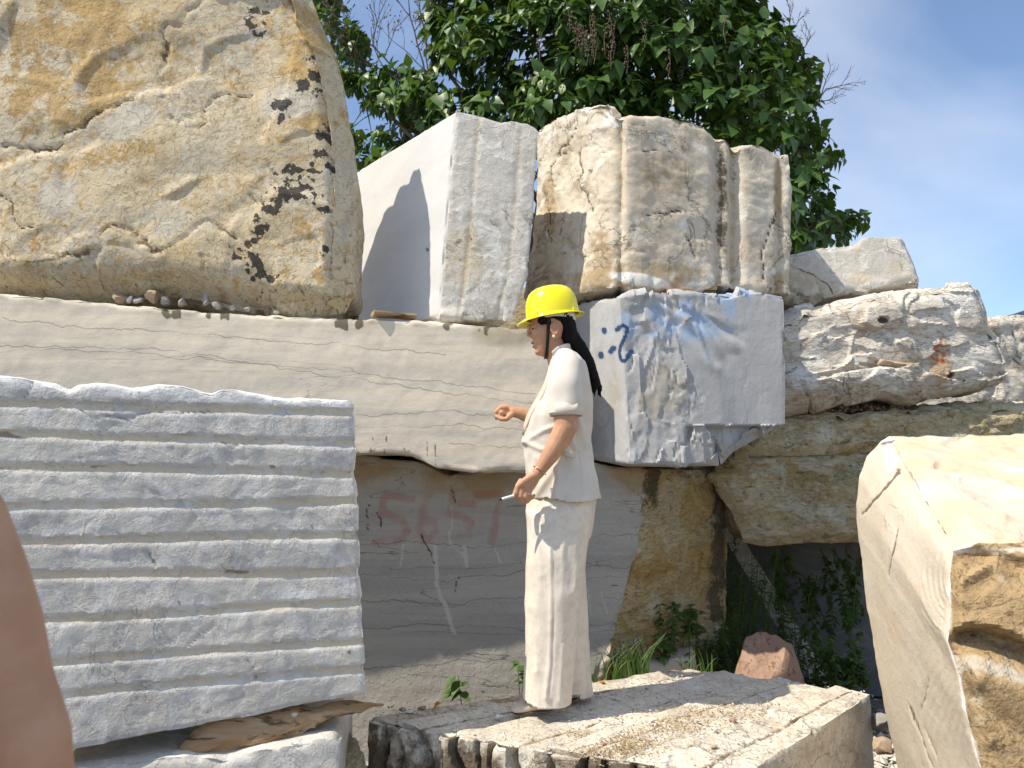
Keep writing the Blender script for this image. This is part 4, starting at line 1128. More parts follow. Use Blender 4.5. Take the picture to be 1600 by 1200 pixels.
block('stone_block', [(1125, 718, 4.45), (1560, 700, 4.6), (1560, 862, 4.6), (1165, 850, 4.45)],
      dict(t=[(1165, 702), (1230, 700), (1300, 700)], l=[(1118, 745), (1130, 775), (1148, 800), (1160, 830)], b=[(1200, 858), (1270, 852), (1345, 852)]),
      off=(.1, 1.0, .02), res=0.011, nmax=260, rough=0.012, chip=0.03, chip_r=.06, hook=hook_tan, mat=M['tan'], sharp=45,
      label='thick rugged tan stone at the foot of the right-hand stack', seed=13)
# --- pale stone far right --------------------------------------------------------
def hook_far(x, d):
    fc, e = facets(warp(x.S, 3, .1, 3), 3.5, 115, .8)
    d = d + .05 * fc + .03 * fbm(x.S, 4, 4, 1) - .04 * ss(.1, 0, x.ed)
    x.attrs['dark'] = np.clip(.8 * ss(.06, 0, e) + .5 * ss(.2, .6, fbm(x.S * np.array([1, 1, .4]), 6, 4, 2)), 0, 1) * .7
    x.attrs['stain'] = np.clip(.5 + .6 * fbm(x.S, 2, 3, 2), 0, 1) * .5
    return d
block('stone_block', [(1370, 520, 6.6), (1900, 488, 6.9), (1900, 720, 6.9), (1370, 700, 6.6)], dict(t=[(1500, 505), (1565, 494), (1600, 490), (1700, 494)]),
      off=(.3, 1.4, 0), res=0.02, rough=0.01, chip=0.03, chip_r=.06, hook=hook_far, mat=M['flaky'], sharp=45,
      label='pale cracked block far behind the ivory boulder at the right edge', seed=14)
block('stone_block', [(1370, 699, 6.5), (1900, 699, 6.8), (1900, 930, 6.8), (1370, 940, 6.5)], {}, off=(.3, 1.4, 0), res=0.03, rough=0.01, chip=0.03, mat=M['flaky'], hook=hook_far,
      label='pale block supporting the far cracked block, mostly hidden', seed=24)
# --- grey sawn block in the gap ----------------------------------------------------
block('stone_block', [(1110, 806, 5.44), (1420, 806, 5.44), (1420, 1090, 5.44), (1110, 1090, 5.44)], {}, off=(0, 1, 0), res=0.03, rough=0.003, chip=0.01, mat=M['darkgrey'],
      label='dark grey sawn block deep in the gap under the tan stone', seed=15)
# --- leaning stone off-cut ------------------------------------------------------------
block('stone_offcut', [(1128, 836, 5.35), (1152, 832, 5.3), (1308, 1085, 4.95), (1280, 1092, 4.98)], dict(t=[(1138, 830)]), off=(.02, .14, .06), res=0.012, rough=0.004, chip=0.012, chip_r=.03, mat=M['whitefront'],
      label='narrow pale stone off-cut leaning in the dark gap among weeds', cat='stone', seed=16)
# --- bottom-left white block -----------------------------------------------------------
def hook_bl(x, d):
    fc, e = facets(warp(x.S, 5, .06, 3), 6, 125, .6)
    x.attrs['stain'] = np.clip(x.top * (.3 + .4 * fbm(x.S, 4, 3, 2)), 0, 1)
    return d + .006 * fc * x.top
block('stone_block', [(60, 1207, 2.45), (534, 1158, 2.66), np.array([-.57, 2.64, -.05]), np.array([-1.45, 2.43, -.05])],
      dict(t=[(130, 1196), (200, 1188), (290, 1177), (350, 1182), (400, 1170), (450, 1164), (500, 1152), (520, 1150)]),
      off=(-.1, .7, -.02), res=0.010, rough=0.004, chip=0.016, chip_r=.04, hook=hook_bl, mat=M['grooved'],
      label='white block at the bottom left, carrying the timber and the grooved block', seed=17)
# --- tan rock between -------------------------------------------------------------------
rock('rock', P(545, 1190, 3.0) + np.array([0, 0, -.2]), (.15, .12, .42), 5, M['tan'], 4, 'small tan broken rock between the white block and the ridged platform', 'rock')
rock('rock', P(1192, 1026, 4.35) + np.array([0, 0, -.21]), (.255, .17, .36), 17, M['red'], 4, 'reddish angular rock behind the platform, in front of the dark gap', 'rock', rotz=.5)
block('stone_offcut', [(955, 1052, 4.28), (1088, 1020, 4.35), (1102, 1190, 4.3), (945, 1195, 4.22)], dict(t=[(1000, 1040)]), off=(.05, .35, .02), res=0.012, rough=0.004, chip=0.02, chip_r=.05, mat=M['slab'],
      label='small pale off-cut lying behind the platform beside the grass', cat='stone', seed=18)

block('stone_block', [np.array([-.55, 5.75, 2.98]), np.array([2.55, 5.85, 2.80]), np.array([2.55, 5.85, -.05]), np.array([-.55, 5.75, -.05])], {}, off=(0, 1.2, 0), res=0.03, rough=0.006, chip=0.02, mat=M['tan'],  # filler block, added so that no sky shows through between the stacked blocks
      label='added stone behind the wall, blocking the sky in the gap below the cream block', seed=19)

# ================================================================== THE WOMAN
YC = 3.15
def Q3(px, py, dy=0.0):
    return P(px, py, YC + dy)
PX = YC / F * 1.01                     # metres per photo pixel at her distance
M['skin'] = plain('skin', (0.47, 0.25, 0.145), 0.5, 0.35, noise=((0.53, 0.30, 0.185), 14, .4, .65), bump=(180, .0006), sss=0.25)
M['lip'] = plain('lip_skin', (0.38, 0.12, 0.10), 0.4, 0.4)
M['hairm'] = plain('black_hair', (0.008, 0.006, 0.005), 0.6, 0.12, bump=(90, .006, (1, 1, .08)))
M['linen'] = plain('cream_woven_linen', (0.64, 0.585, 0.51), 0.82, 0.2, noise=((0.60, 0.54, 0.46), 9, .42, .62), bump=(420, .0007), sheen=.15)
M['linen_in'] = plain('warm_lit_lapel_linen', (0.66, 0.50, 0.38), 0.75, 0.2)  # orange light inside the lapel, put into the cloth colour
M['satin'] = plain('cream_patterned_satin', (0.71, 0.635, 0.53), 0.48, 0.45, noise=((0.64, 0.565, 0.465), 30, .46, .60), bump=(60, .0012), sheen=.2)
M['helmet'] = plain('yellow_glossy_plastic', (0.90, 0.78, 0.004), 0.22, 0.5, coat=.4)
M['whitepl'] = plain('white_plastic', (0.72, 0.70, 0.66), 0.5, 0.4)
M['blackst'] = plain('black_webbing', (0.015, 0.015, 0.016), 0.7, 0.3)
M['wire'] = plain('fine_gold_wire', (0.55, 0.42, 0.28), 0.25, 0.5, metal=1.0)
M['copper'] = plain('rose_gold', (0.60, 0.30, 0.18), 0.25, 0.5, metal=1.0)
M['pearl'] = plain('pearl', (0.85, 0.83, 0.80), 0.2, 0.6)
M['shoe'] = plain('beige_leather', (0.66, 0.54, 0.42), 0.5, 0.4, noise=((0.6, 0.48, 0.37), 20, .45, .6))
M['sole'] = plain('dark_rubber_sole', (0.08, 0.065, 0.05), 0.7, 0.3)
M['penm'] = plain('pale_pen_plastic', (0.62, 0.64, 0.68), 0.3, 0.5)
M['button'] = plain('tan_horn_button', (0.50, 0.32, 0.14), 0.35, 0.5)

def ring_tube(c, a, b, r, n=24, t0=0, t1=2 * pi):
    pts = [np.asarray(c) + np.asarray(a) * cos(t0 + (t1 - t0) * k / n) + np.asarray(b) * sin(t0 + (t1 - t0) * k / n) for k in range(n + 1)]
    return tube(pts, r, 6)

woman = thing('person', 'woman in yellow hard hat and cream suit standing side-on, pen in hand', 'person', tuple(Q3(865, 1112)))

def hr(py, l, r, b, dy=0.0, tilt=0.0):
    """horizontal ring: photo-pixel left and right, half depth b (metres)"""
    c = Q3((l + r) / 2, py, dy)
    a = Q3(r, py, dy)[0] - c[0]
    return (c, np.array([a, 0, -a * tilt]), np.array([0, b, 0]))

# -- body: one continuous surface -------------------------------------------
def woman_body():
    parts = []
    # skull + face
    head = [(474, 846, 872, .035), (480, 837, 880, .058), (487, 832, 886, .068), (494, 829, 889, .073), (501, 828, 890, .075), (508, 830, 890, .074), (515, 830, 889, .072),
            (522, 830.5, 886, .068), (528, 831, 882, .064), (534, 832.5, 877, .059), (540, 835, 873, .053), (546, 837.5, 869, .045), (551, 839.5, 866, .037), (555, 842.5, 863, .026), (557.5, 847, 860, .012)]
    rings = []
    for py, l, r, b in head:
        rings.append(hr(py, l, r, b))
    parts.append(loft(rings, 36, 0.92))
    # chin, cheek, brow, nose, lips
    parts.append(ellipsoid(Q3(842, 549.5), (.018, .020, .017)))
    for s in (-1, 1):
        parts.append(ellipsoid(Q3(842, 521, s * .038), (.030, .022, .026)))
        parts.append(ellipsoid(Q3(833, 504.5, s * .024), (.012, .022, .0075)))
        parts.append(ellipsoid(Q3(829.3, 525.5, s * .010), (.008, .007, .0065)))
        parts.append(ellipsoid(Q3(836.5, 512.5, s * .030), (.011, .014, .010)))
    parts.append(tube([Q3(830.5, 506), Q3(827.8, 515), Q3(825.3, 523.5)], [.0065, .0075, .0085], 10))
    parts.append(ellipsoid(Q3(833.2, 535.5), (.011, .021, .0065)))
    parts.append(ellipsoid(Q3(835.6, 542.0), (.011, .018, .0065)))
    for s in (-1, 1):
        parts.append(ring_tube(Q3(866, 513.5, s * .086), np.array([.0145, 0, 0]), np.array([-.003, 0, .0235]), .0036))
    # neck and upper chest (below the blouse line)
    parts.append(loft([hr(528, 846, 884, .044), hr(542, 850, 884, .048), hr(556, 853, 888, .050), hr(568, 856, 895, .060), hr(585, 862, 905, .10)], 24))
    # ear
    for s in (-1, 1):
        parts.append(ellipsoid(Q3(866, 514, s * .077), (.0145, .010, .026), rot=Matrix.Rotation(-.15, 3, 'Y')))
        parts.append(ellipsoid(Q3(864.5, 523.5, s * .076), (.008, .008, .009)))
    # trunk under the jacket, hips, legs
    parts.append(loft([hr(560, 866, 900, .12), hr(585, 862, 912, .15), hr(640, 838, 915, .13), hr(700, 832, 914, .12), hr(770, 838, 922, .14), hr(810, 842, 915, .13)], 20))
    for s, l, r in ((-1, 835, 905), (1, 845, 912)):
        parts.append(tube([Q3(872, 800, s * .07), Q3(866 + 6 * s, 930, s * .08), Q3(862 + 14 * s + 6, 1040, s * .08), Q3(862 + 14 * s, 1082, s * .085)], [.075, .052, .042, .034], 14))
        parts.append(tube([Q3(872 + 12 * s, 1092 - 6 * s - 4, s * .085), Q3(856 + 12 * s, 1098 - 7 * s, s * .085), Q3(842 + 16 * s, 1100 - 9 * s, s * .085)], [.024, .021, .013], 12))
    # near arm (her left): upper arm, forearm, wrist
    na = -.20
    parts.append(tube([Q3(888, 585, na + .03), Q3(884, 625, na), Q3(884, 650, na - .005), Q3(884, 668, na - .01), Q3(873, 690, na - .012), Q3(859, 712, na - .014), Q3(846, 731, na - .016), Q3(839, 741, na - .016)],
                      [.052, .050, .048, .045, .041, .0335, .0255, .0235], 16))
    # palm
    w, kx = Q3(838, 742, na - .015), Q3(819, 763, na - .012)
    ax = kx - w; L = np.linalg.norm(ax); ax /= L
    side = np.array([0.72, 0.1, 0.55]); side -= ax * side.dot(ax); side /= np.linalg.norm(side)
    thk = np.cross(ax, side)
    parts.append(loft([(w - ax * .005, side * .020, thk * .017), (w + ax * L * .3, side * .030, thk * .018), (w + ax * L * .7, side * .038, thk * .017), (w + ax * L * 1.0, side * .037, thk * .014), (w + ax * L * 1.12, side * .028, thk * .009)], 20, .85))
    # four curled fingers
    for k, (bx, by, ln, r) in enumerate([(808.5, 760, 1.0, .0098), (815.5, 764, 1.08, .0100), (823, 765.5, 1.02, .0096), (829.5, 763, .86, .0088)]):
        y0 = na - .022 + k * .001
        p0 = Q3(bx + 5, by - 9, y0 + .010)
        p1 = Q3(bx, by, y0)
        p2 = Q3(bx - 2.2, by + 11 * ln, y0 - .004)
        p3 = Q3(bx + 0.5, by + 18.5 * ln, y0 + .014)
        p4 = Q3(bx + 5, by + 13 * ln, y0 + .030)
        parts.append(tube([p0, p1, p2, p3, p4], [r * 1.05, r * 1.08, r, r * .93, r * .82], 10))
    # thumb closing on the pen
    parts.append(tube([Q3(832, 751, na + .004), Q3(818, 757, na + .026), Q3(806, 767, na + .026), Q3(802.5, 777, na + .014)], [.013, .012, .0108, .0088], 10))
    # far arm (her right), bent forward
    fa = .20
    parts.append(tube([Q3(884, 580, fa - .04), Q3(872, 625, fa), Q3(858, 655, fa), Q3(846, 660, fa), Q3(830, 652, fa), Q3(812, 645, fa - .01), Q3(800, 643, fa - .01)],
                      [.050, .046, .042, .040, .034, .0265, .0235], 14))
    w, kx = Q3(802, 643, fa - .01), Q3(783, 640, fa - .012)
    ax = kx - w; L = np.linalg.norm(ax); ax /= L
    side = np.array([.1, .55, .8]); side -= ax * side.dot(ax); side /= np.linalg.norm(side); thk = np.cross(ax, side)
    parts.append(loft([(w - ax * .005, side * .021, thk * .018), (w + ax * L * .4, side * .030, thk * .019), (w + ax * L * .85, side * .034, thk * .018), (w + ax * L * 1.1, side * .026, thk * .012)], 18, .85))
    for k, (oy, oz, ln) in enumerate([(-.030, 0, 1.0), (-.012, .5, 1.06), (.006, .8, 1.0), (.023, .6, .84)]):
        y0 = fa + oy
        p0 = Q3(790, 637 - oz, y0); p1 = Q3(782 - oz, 637.5 - oz, y0); p2 = Q3(775 - oz, 644 + k * .6, y0); p3 = Q3(775.5, 652 + k * .5, y0 + .004); p4 = Q3(783, 653.5, y0 + .004)
        parts.append(tube([p0, p1, p2, p3, p4], [.0105, .0108, .0100, .0092, .0080], 10))
    parts.append(ellipsoid(Q3(784, 646, fa - .014), (.0205, .034, .0195)))
    parts.append(tube([Q3(799, 648, fa - .034), Q3(791, 655, fa - .044), Q3(783, 655, fa - .042), Q3(776, 651, fa - .036)], [.013, .0118, .0105, .0085], 10))
    V, Fc = remesh(parts, .0034, 4, .5)
    Fc = np.asarray(Fc)
    lipm = np.maximum(ss(.011, .006, np.linalg.norm((V - Q3(831.3, 536.8)) * [1, .55, 1.4], axis=1)), ss(.011, .006, np.linalg.norm((V - Q3(833.6, 541.6)) * [1, .55, 1.4], axis=1)))
    me = mesh_np('body', V, Fc, True, {'lip': lipm})
    return me
def skin_mat():
    m = M['skin']; nt = m.node_tree
    bs = [n for n in nt.nodes if n.type == 'BSDF_PRINCIPLED'][0]
    src = bs.inputs['Base Color'].links[0].from_socket
    at = nt.nodes.new('ShaderNodeAttribute'); at.attribute_name = 'lip'
    nt.links.new(n_mix(nt, at.outputs['Fac'], src, (0.36, 0.10, 0.09)), bs.inputs['Base Color'])
skin_mat()
obj('body', woman_body(), M['skin'], woman)

# -- face details -------------------------------------------------------------
def part(name, vf, mat, parent=woman, smooth=True, **kw):
    me = mesh_np(name, vf[0], vf[1], smooth, kw.get('attrs'), kw.get('sharp'))
    return obj(name, me, mat, parent)
for s in (-1, 1):
    part('eyebrow', tube([Q3(829.5, 503.5, s * .018), Q3(833, 501.5, s * .034), Q3(839, 503, s * .050)], [.0022, .0034, .0018], 8), M['hairm'])
    part('eyelash', tube([Q3(830.6, 514, s * .020), Q3(832.5, 513.5, s * .032), Q3(837, 513.6, s * .045)], [.0018, .0036, .0018], 8), M['hairm'])
part('earring', ellipsoid(Q3(865.3, 525.5, -.087), (.0058, .0058, .0058)), M['pearl'])

gl = [ring_tube(Q3(827.2, 513.5, s * .030), np.array([.010, s * .020, 0]), np.array([0.002, 0, .017]), .0011) for s in (-1, 1)]
gl += [tube([Q3(825.6, 510, -.010), Q3(825.2, 509.5, 0), Q3(825.6, 510, .010)], .0011, 6)]
gl += [tube([Q3(831, 511, s * .050), Q3(840, 510, s * .066), Q3(864, 508.5, s * .076)], .0012, 6) for s in (-1, 1)]
part('glasses', join(gl), M['wire'])

# -- hair ----------------------------------------------------------------------
def hair():
    cap = [(470, 850, 875, .05), (478, 838, 888, .070), (487, 835, 894, .080), (495, 836.5, 897, .083), (502, 843, 899, .081), (508, 862, 900, .068), (514, 870, 901, .066), (522, 872, 901, .064), (530, 874, 900, .060), (540, 880, 901, .046), (546, 884, 900, .034)]
    parts = [loft([hr(py, l, r, b) for py, l, r, b in cap], 32, .92)]
    for s in (-1, 1):
        parts.append(ellipsoid(Q3(851, 499, s * .066), (.032, .017, .022), rot=Matrix.Rotation(-.35, 3, 'Y')))
        parts.append(ellipsoid(Q3(858, 505, s * .071), (.010, .010, .022)))
    c = catmull([Q3(884, 516, 0), Q3(894, 532, .0), Q3(906, 548, -.005), Q3(917, 566, -.01), Q3(925, 584, -.014), Q3(931, 598, -.016), Q3(933, 606, -.016)], 5)
    rad = np.interp(np.linspace(0, 1, len(c)), [0, .12, .3, .55, .8, .93, 1], [.040, .040, .036, .029, .021, .013, .004])
    parts.append(tube(c, rad, 18))
    for k in range(14):
        o = np.array([RNG.uniform(-.012, .012), RNG.uniform(-.014, .014), RNG.uniform(-.02, .0)])
        q = [c[-10] + o * .8, c[-6] + o * 1.1, c[-3] + o * 1.5, c[-1] + o * 2 + np.array([RNG.uniform(-.008, .006), 0, -.012])]
        parts.append(tube(q, [.010, .008, .005, .0016], 6))
    V, Fc = remesh(parts, .0045, 2, .5)
    N = vnormals(V, np.asarray(Fc))
    st = pn((V - Q3(884, 516)) @ np.array([[1, 0, .75], [0, 1, 0], [-.55, 0, .25]]) * np.array([150, 110, 9]), 4)
    V = V + N * (.0022 * st)[:, None]
    return mesh_np('hair', V, np.asarray(Fc), True)
obj('hair', hair(), M['hairm'], woman)

# -- hard hat -------------------------------------------------------------------
hat_c = Q3(863.5, 494.5)
tl = radians(8.5)
HX, HZ = np.array([cos(tl), 0, sin(tl)]), np.array([-sin(tl), 0, cos(tl)]); HY = np.array([0, 1.0, 0])
def hat_dome():
    prof = [(0.0, 1.0), (.012, 1.0), (.03, .992), (.055, .965), (.08, .90), (.1, .80), (.113, .67), (.123, .48), (.128, .28), (.130, .10)]
    R, n = [], 48
    V, Fc = [], []
    for z, s in prof:
        for k in range(n):
            t = 2 * pi * k / n
            e = 0.94
            ct = math.copysign(abs(cos(t)) ** e, cos(t)); st = math.copysign(abs(sin(t)) ** e, sin(t))
            # crest rib along the top
            rib = .0035 * math.exp(-((st * s * .095) / .02) ** 2) * (z > .05)
            V.append(hat_c + HX * (ct * .1115 * s + .004 * z / .13) + HY * (st * .096 * s) + HZ * (z + rib))
    m = len(prof)
    for i in range(m - 1):
        for k in range(n):
            Fc.append((i * n + k, i * n + (k + 1) % n, (i + 1) * n + (k + 1) % n, (i + 1) * n + k))
    V.append(hat_c + HZ * .134 + HX * .004)
    for k in range(n): Fc.append((len(V) - 1, (m - 1) * n + k, (m - 1) * n + (k + 1) % n))
    # inner shell
    o = len(V)
    for z, s in prof[:8]:
        for k in range(n):
            t = 2 * pi * k / n
            V.append(hat_c + HX * cos(t) * .1085 * s + HY * sin(t) * .093 * s + HZ * (z * .97))
    for i in range(7):
        for k in range(n): Fc.append((o + i * n + (k + 1) % n, o + i * n + k, o + (i + 1) * n + k, o + (i + 1) * n + (k + 1) % n))
    V.append(hat_c + HZ * .122)
    for k in range(n): Fc.append((len(V) - 1, o + 7 * n + (k + 1) % n, o + 7 * n + k))
    return V, Fc
hat = part('hard_hat', hat_dome(), M['helmet'], sharp=60)
def hat_brim():
    n = 64; V, Fc = [], []
    rows = [(0.0, .004), (.35, .001), (1.0, -.004), (1.0, -.008), (.35, -.004), (0.0, -.002)]
    for wd, z in rows:
        for k in range(n):
            t = 2 * pi * k / n
            fr = max(0, -cos(t)) ** 2.2; bk = max(0, cos(t)) ** 3
            ext = (.012 + .032 * fr + .010 * bk) * wd
            V.append(hat_c + HX * cos(t) * (.1105 + ext) + HY * sin(t) * (.095 + ext) + HZ * (z - .010 * fr * wd ** 2 - .003 * wd * abs(sin(t))))
    m = len(rows)
    for i in range(m):
        for k in range(n):
            i2 = (i + 1) % m
            Fc.append((i * n + k, i2 * n + k, i2 * n + (k + 1) % n, i * n + (k + 1) % n))
    return V, Fc
part('brim', hat_brim(), M['helmet'], hat, sharp=50)
def lug(t, w=.018, h=.007):
    c = hat_c + HX * cos(t) * .112 + HY * sin(t) * .097 + HZ * .007
    tx = -HX * sin(t) * .112 + HY * cos(t) * .097; tx /= np.linalg.norm(tx); nz = np.cross(tx, HZ)
    return loft([(c - tx * w, nz * .006, HZ * h), (c + tx * w, nz * .006, HZ * h)], 8, .6)
for t in (-2.35, -.62): part('slot_cover', lug(t), M['helmet'], hat, sharp=40)
# nape band, chin strap
def nape():
    V, Fc = [], []; n = 30
    for k in range(n + 1):
        t = -pi * .62 + 1.24 * pi * k / n
        h = .010 + .020 * max(0, cos(t)) ** 1.5
        for r, z in ((.0975, .004), (.0975, -h - .006), (.094, -h - .006), (.094, .004)):
            V.append(hat_c + HX * (cos(t) * r * 1.0 - .004) + HY * sin(t) * (r - .010) + HZ * z)
    for k in range(n):
        for j in range(4): Fc.append((k * 4 + j, k * 4 + (j + 1) % 4, (k + 1) * 4 + (j + 1) % 4, (k + 1) * 4 + j))
    Fc.append((0, 3, 2, 1)); Fc.append((n * 4, n * 4 + 1, n * 4 + 2, n * 4 + 3))
    return V, Fc
part('nape_band', nape(), M['whitepl'], hat, sharp=40)
part('adjuster_knob', ellipsoid(Q3(896, 506, -.02), (.010, .014, .010)), M['whitepl'], hat)
for s in (-1, 1):
    pass
def strap():
    path = [Q3(858, 495, -.082), Q3(856.5, 512, -.083), Q3(856, 530, -.072), Q3(855, 545, -.052), Q3(853.5, 556.5, -.030), Q3(852, 560.5, 0), Q3(853.5, 556.5, .030), Q3(855, 545, .052), Q3(856, 530, .072), Q3(856.5, 512, .083), Q3(858, 495, .082)]
    path = catmull(path, 4)
    c0 = Q3(862, 525)
    rings = []
    for i, p in enumerate(path):
        t = path[min(i + 1, len(path) - 1)] - path[max(i - 1, 0)]; t /= np.linalg.norm(t)
        wv = np.array([1.0, 0, 0]); wv -= t * t.dot(wv); wv /= np.linalg.norm(wv)
        nn = np.cross(t, wv)
        rings.append((p + nn * 0.0, wv * .0068, nn * .0016))
    return loft(rings, 8, .6)
part('chin_strap', strap(), M['blackst'], hat)

# -- blazer ----------------------------------------------------------------------
def wrinkle(V, N, amt, s=0, sc=(22, 22, 7)):
    S = warp(V, 6, .03, s)
    a = np.abs(pn(S * np.array(sc), s)); b = pn(V * 9, s + 3)
    return V + N * (amt * (1.0 - 2.2 * a) * (0.6 + b))[:, None]
def open_hem(V, Fc, zmin_fn):
    """drop faces below a hem line so that the garment is open"""
    z = V[:, 2]; below = zmin_fn(V)
    Fc = np.asarray(Fc); keep = ~(below[Fc].all(1))
    return Fc[keep]
def blazer():
    t = TORSO = [(547, 871, 890, .070), (553, 866, 897, .10), (560, 863, 906, .155), (570, 861, 913, .185), (585, 857, 918, .192), (600, 851, 921, .19), (618, 842, 924.5, .182), (636, 831, 925.5, .175), (652, 823, 925, .168),
         (668, 819, 924, .160), (687, 817.5, 922, .152), (706, 819.5, 923.5, .152), (725, 821.5, 927, .158), (745, 823.5, 931, .168), (762, 825.5, 935, .176), (777, 828, 939, .182), (788, 829, 941, .185)]
    globals()['TORSO'] = t
    parts = [loft([hr(a, l, r, b) for a, l, r, b in t], 44, .93)]
    V, Fc = remesh(parts, .0055, 5, .5)
    Fc = np.asarray(Fc); N = vnormals(V, Fc)
    px, py = proj(V)
    V = wrinkle(V, N, .0062, 2, (15, 15, 8))
    # drag lines towards the button and waist gathers
    near = V[:, 1] < YC
    for pl, w in (([(822, 690), (850, 672), (885, 660)], 4), ([(822, 690), (845, 702), (880, 705)], 4), ([(860, 720), (872, 745), (868, 775)], 5), ([(893, 690), (905, 705), (920, 712)], 4), ([(905, 655), (912, 690), (918, 700)], 4),
                  ([(880, 700), (868, 730), (845, 765), (835, 778)], 5)):
        g = np.exp(-(sdist(px, py, pl) / w) ** 2) * near
        V = V + N * (.0065 * g)[:, None]
    seam = np.exp(-(sdist(px, py, [(899, 648), (901, 690), (906, 730), (909, 776)]) / 1.3) ** 2) * near
    V = V - N * (.0030 * seam)[:, None]
    hem = lambda V_: V_[:, 2] < (P(880, 778.5, YC)[2] + .008 * np.sin((V_[:, 0] - .07) * 26) * 1.0)
    F2 = open_hem(V, Fc, hem)
    return mesh_np('blazer', V, F2, True)
bz = obj('blazer', blazer(), M['linen'], woman)
sol = bz.modifiers.new('thickness', 'SOLIDIFY'); sol.thickness = .003
def sleeve(s):
    if s < 0:
        c = [(Q3(884, 562, -.135), .050), (Q3(885, 575, -.168), .060), (Q3(884.5, 595, -.190), .0645), (Q3(884.5, 618, -.200), .0635), (Q3(885, 636, -.203), .0635), (Q3(885, 647, -.204), .0640)]
    else:
        c = [(Q3(884, 562, .135), .050), (Q3(884, 578, .170), .060), (Q3(878, 600, .19), .062), (Q3(868, 625, .20), .060), (Q3(858, 642, .202), .056), (Q3(848, 654, .202), .055)]
    rings = []
    for i, (p, r) in enumerate(c):
        tt = c[min(i + 1, len(c) - 1)][0] - c[max(i - 1, 0)][0]; tt /= np.linalg.norm(tt)
        B = np.array([0, 1, 0]) - tt * tt[1]; B /= np.linalg.norm(B); A = np.cross(B, tt)
        rings.append((p, A * r, B * r * .88))
    pts = rings
    V, Fc = loft(catring(pts, 5), 36)
    V = np.array(V); n = 36; Fc = [f for f in Fc if len(f) == 4]
    N = np.zeros_like(V)
    m = len(V) // n
    for i in range(m):
        c0 = V[i * n:(i + 1) * n].mean(0); N[i * n:(i + 1) * n] = V[i * n:(i + 1) * n] - c0
    N[:m * n] /= np.linalg.norm(N[:m * n], axis=1)[:, None] + 1e-9
    V = wrinkle(V, N, .0065, 6 + s, (13, 13, 9))
    return V[:m * n], Fc
def catring(rings, k):
    cs = catmull([np.concatenate([r[0], r[1], r[2]]) for r in rings], k)
    return [(c[:3], c[3:6], c[6:9]) for c in cs]
for s in (-1, 1):
    V, Fc = sleeve(s)
    so = part('sleeve', (V, Fc), M['linen'], bz)
    m = so.modifiers.new('t', 'SOLIDIFY'); m.thickness = .003
# turned-up cuff with a notch on the near sleeve
def cuff(s):
    if s < 0: a, b, r = Q3(884.7, 632, -.203), Q3(885, 650, -.2045), .0650
    else: a, b, r = Q3(858, 641, .202), Q3(846, 657, .202), .059
    tt = (b - a) / np.linalg.norm(b - a)
    B = np.array([0, 1, 0]) - tt * tt[1]; B /= np.linalg.norm(B); A = np.cross(B, tt)
    n = 40; V, Fc = [], []
    for i, q in enumerate((0, .5, 1.0)):
        for k in range(n):
            t = 2 * pi * k / n
            notch = .010 * math.exp(-((t - 4.4) / .22) ** 2) if s < 0 else 0
            V.append(a + tt * (np.linalg.norm(b - a) * q + (notch * (1 - q))) + (A * cos(t) * r + B * sin(t) * r * .89) * (1 + .01 * sin(3 * t)))
    for i in range(2):
        for k in range(n): Fc.append((i * n + k, i * n + (k + 1) % n, (i + 1) * n + (k + 1) % n, (i + 1) * n + k))
    return V, Fc
for s in (-1, 1):
    c_ = part('cuff', cuff(s), M['linen'], bz)
    m = c_.modifiers.new('t', 'SOLIDIFY'); m.thickness = .0045
# collar and lapels (near and far)
def lapel(s):
    ys = [552, 562, 574, 588, 604, 620, 636, 652, 668, 682]
    ws = [8, 12, 17, 21, 20, 17, 14, 11, 7, 3]
    py_, l_, r_, b_ = map(np.array, zip(*TORSO))
    V, Fc = [], []
    for y, w in zip(ys, ws):
        l, r, b = np.interp(y, py_, l_), np.interp(y, py_, r_), np.interp(y, py_, b_)
        c, a = (l + r) / 2, (r - l) / 2
        for q in (0.6, 3.0, w * .55 + 2, w + 2):
            xx = l + q
            dep = b * sqrt(max(0, 1 - ((xx - c) / a) ** 2)) + .005
            V.append(Q3(xx, y, s * dep))
    for i in range(len(ys) - 1):
        for j in range(3):
            a = i * 4 + j; Fc.append((a, a + 4, a + 5, a + 1) if s > 0 else (a, a + 1, a + 5, a + 4))
    return V, Fc
for s in (-1, 1):
    c_ = part('lapel', lapel(s), M['linen'], bz)
    m = c_.modifiers.new('t', 'SOLIDIFY'); m.thickness = .009; m.offset = 1
    m2 = c_.modifiers.new('s', 'SUBSURF'); m2.levels = 2; m2.render_levels = 2
def facing():
    py_, l_, r_, b_ = map(np.array, zip(*TORSO)); V, Fc = [], []
    ys = [586, 600, 616, 632, 648, 664, 680]; ws = [1, 5, 7, 7.5, 6.5, 5, 1]
    for y, w in zip(ys, ws):
        l, r, b = np.interp(y, py_, l_), np.interp(y, py_, r_), np.interp(y, py_, b_); c, a = (l + r) / 2, (r - l) / 2
        for q in (-.8, w * .5, w):
            xx = l + q; V.append(Q3(xx, y, -(b * sqrt(max(0, 1 - ((xx - c) / a) ** 2)) + .0115)))
    for i in range(len(ys) - 1):
        for j in range(2):
            a = i * 3 + j; Fc.append((a, a + 1, a + 4, a + 3))
    return V, Fc
fc_ = part('lapel_facing', facing(), M['linen_in'], bz); fc_.modifiers.new('t', 'SOLIDIFY').thickness = .004
coll = catmull([Q3(866, 556, -.085), Q3(874, 549, -.074), Q3(884, 545, -.060), Q3(891, 545, -.03), Q3(893, 545, 0), Q3(891, 545, .03), Q3(884, 545, .06), Q3(874, 549, .074), Q3(866, 556, .085)], 4)
rr = []
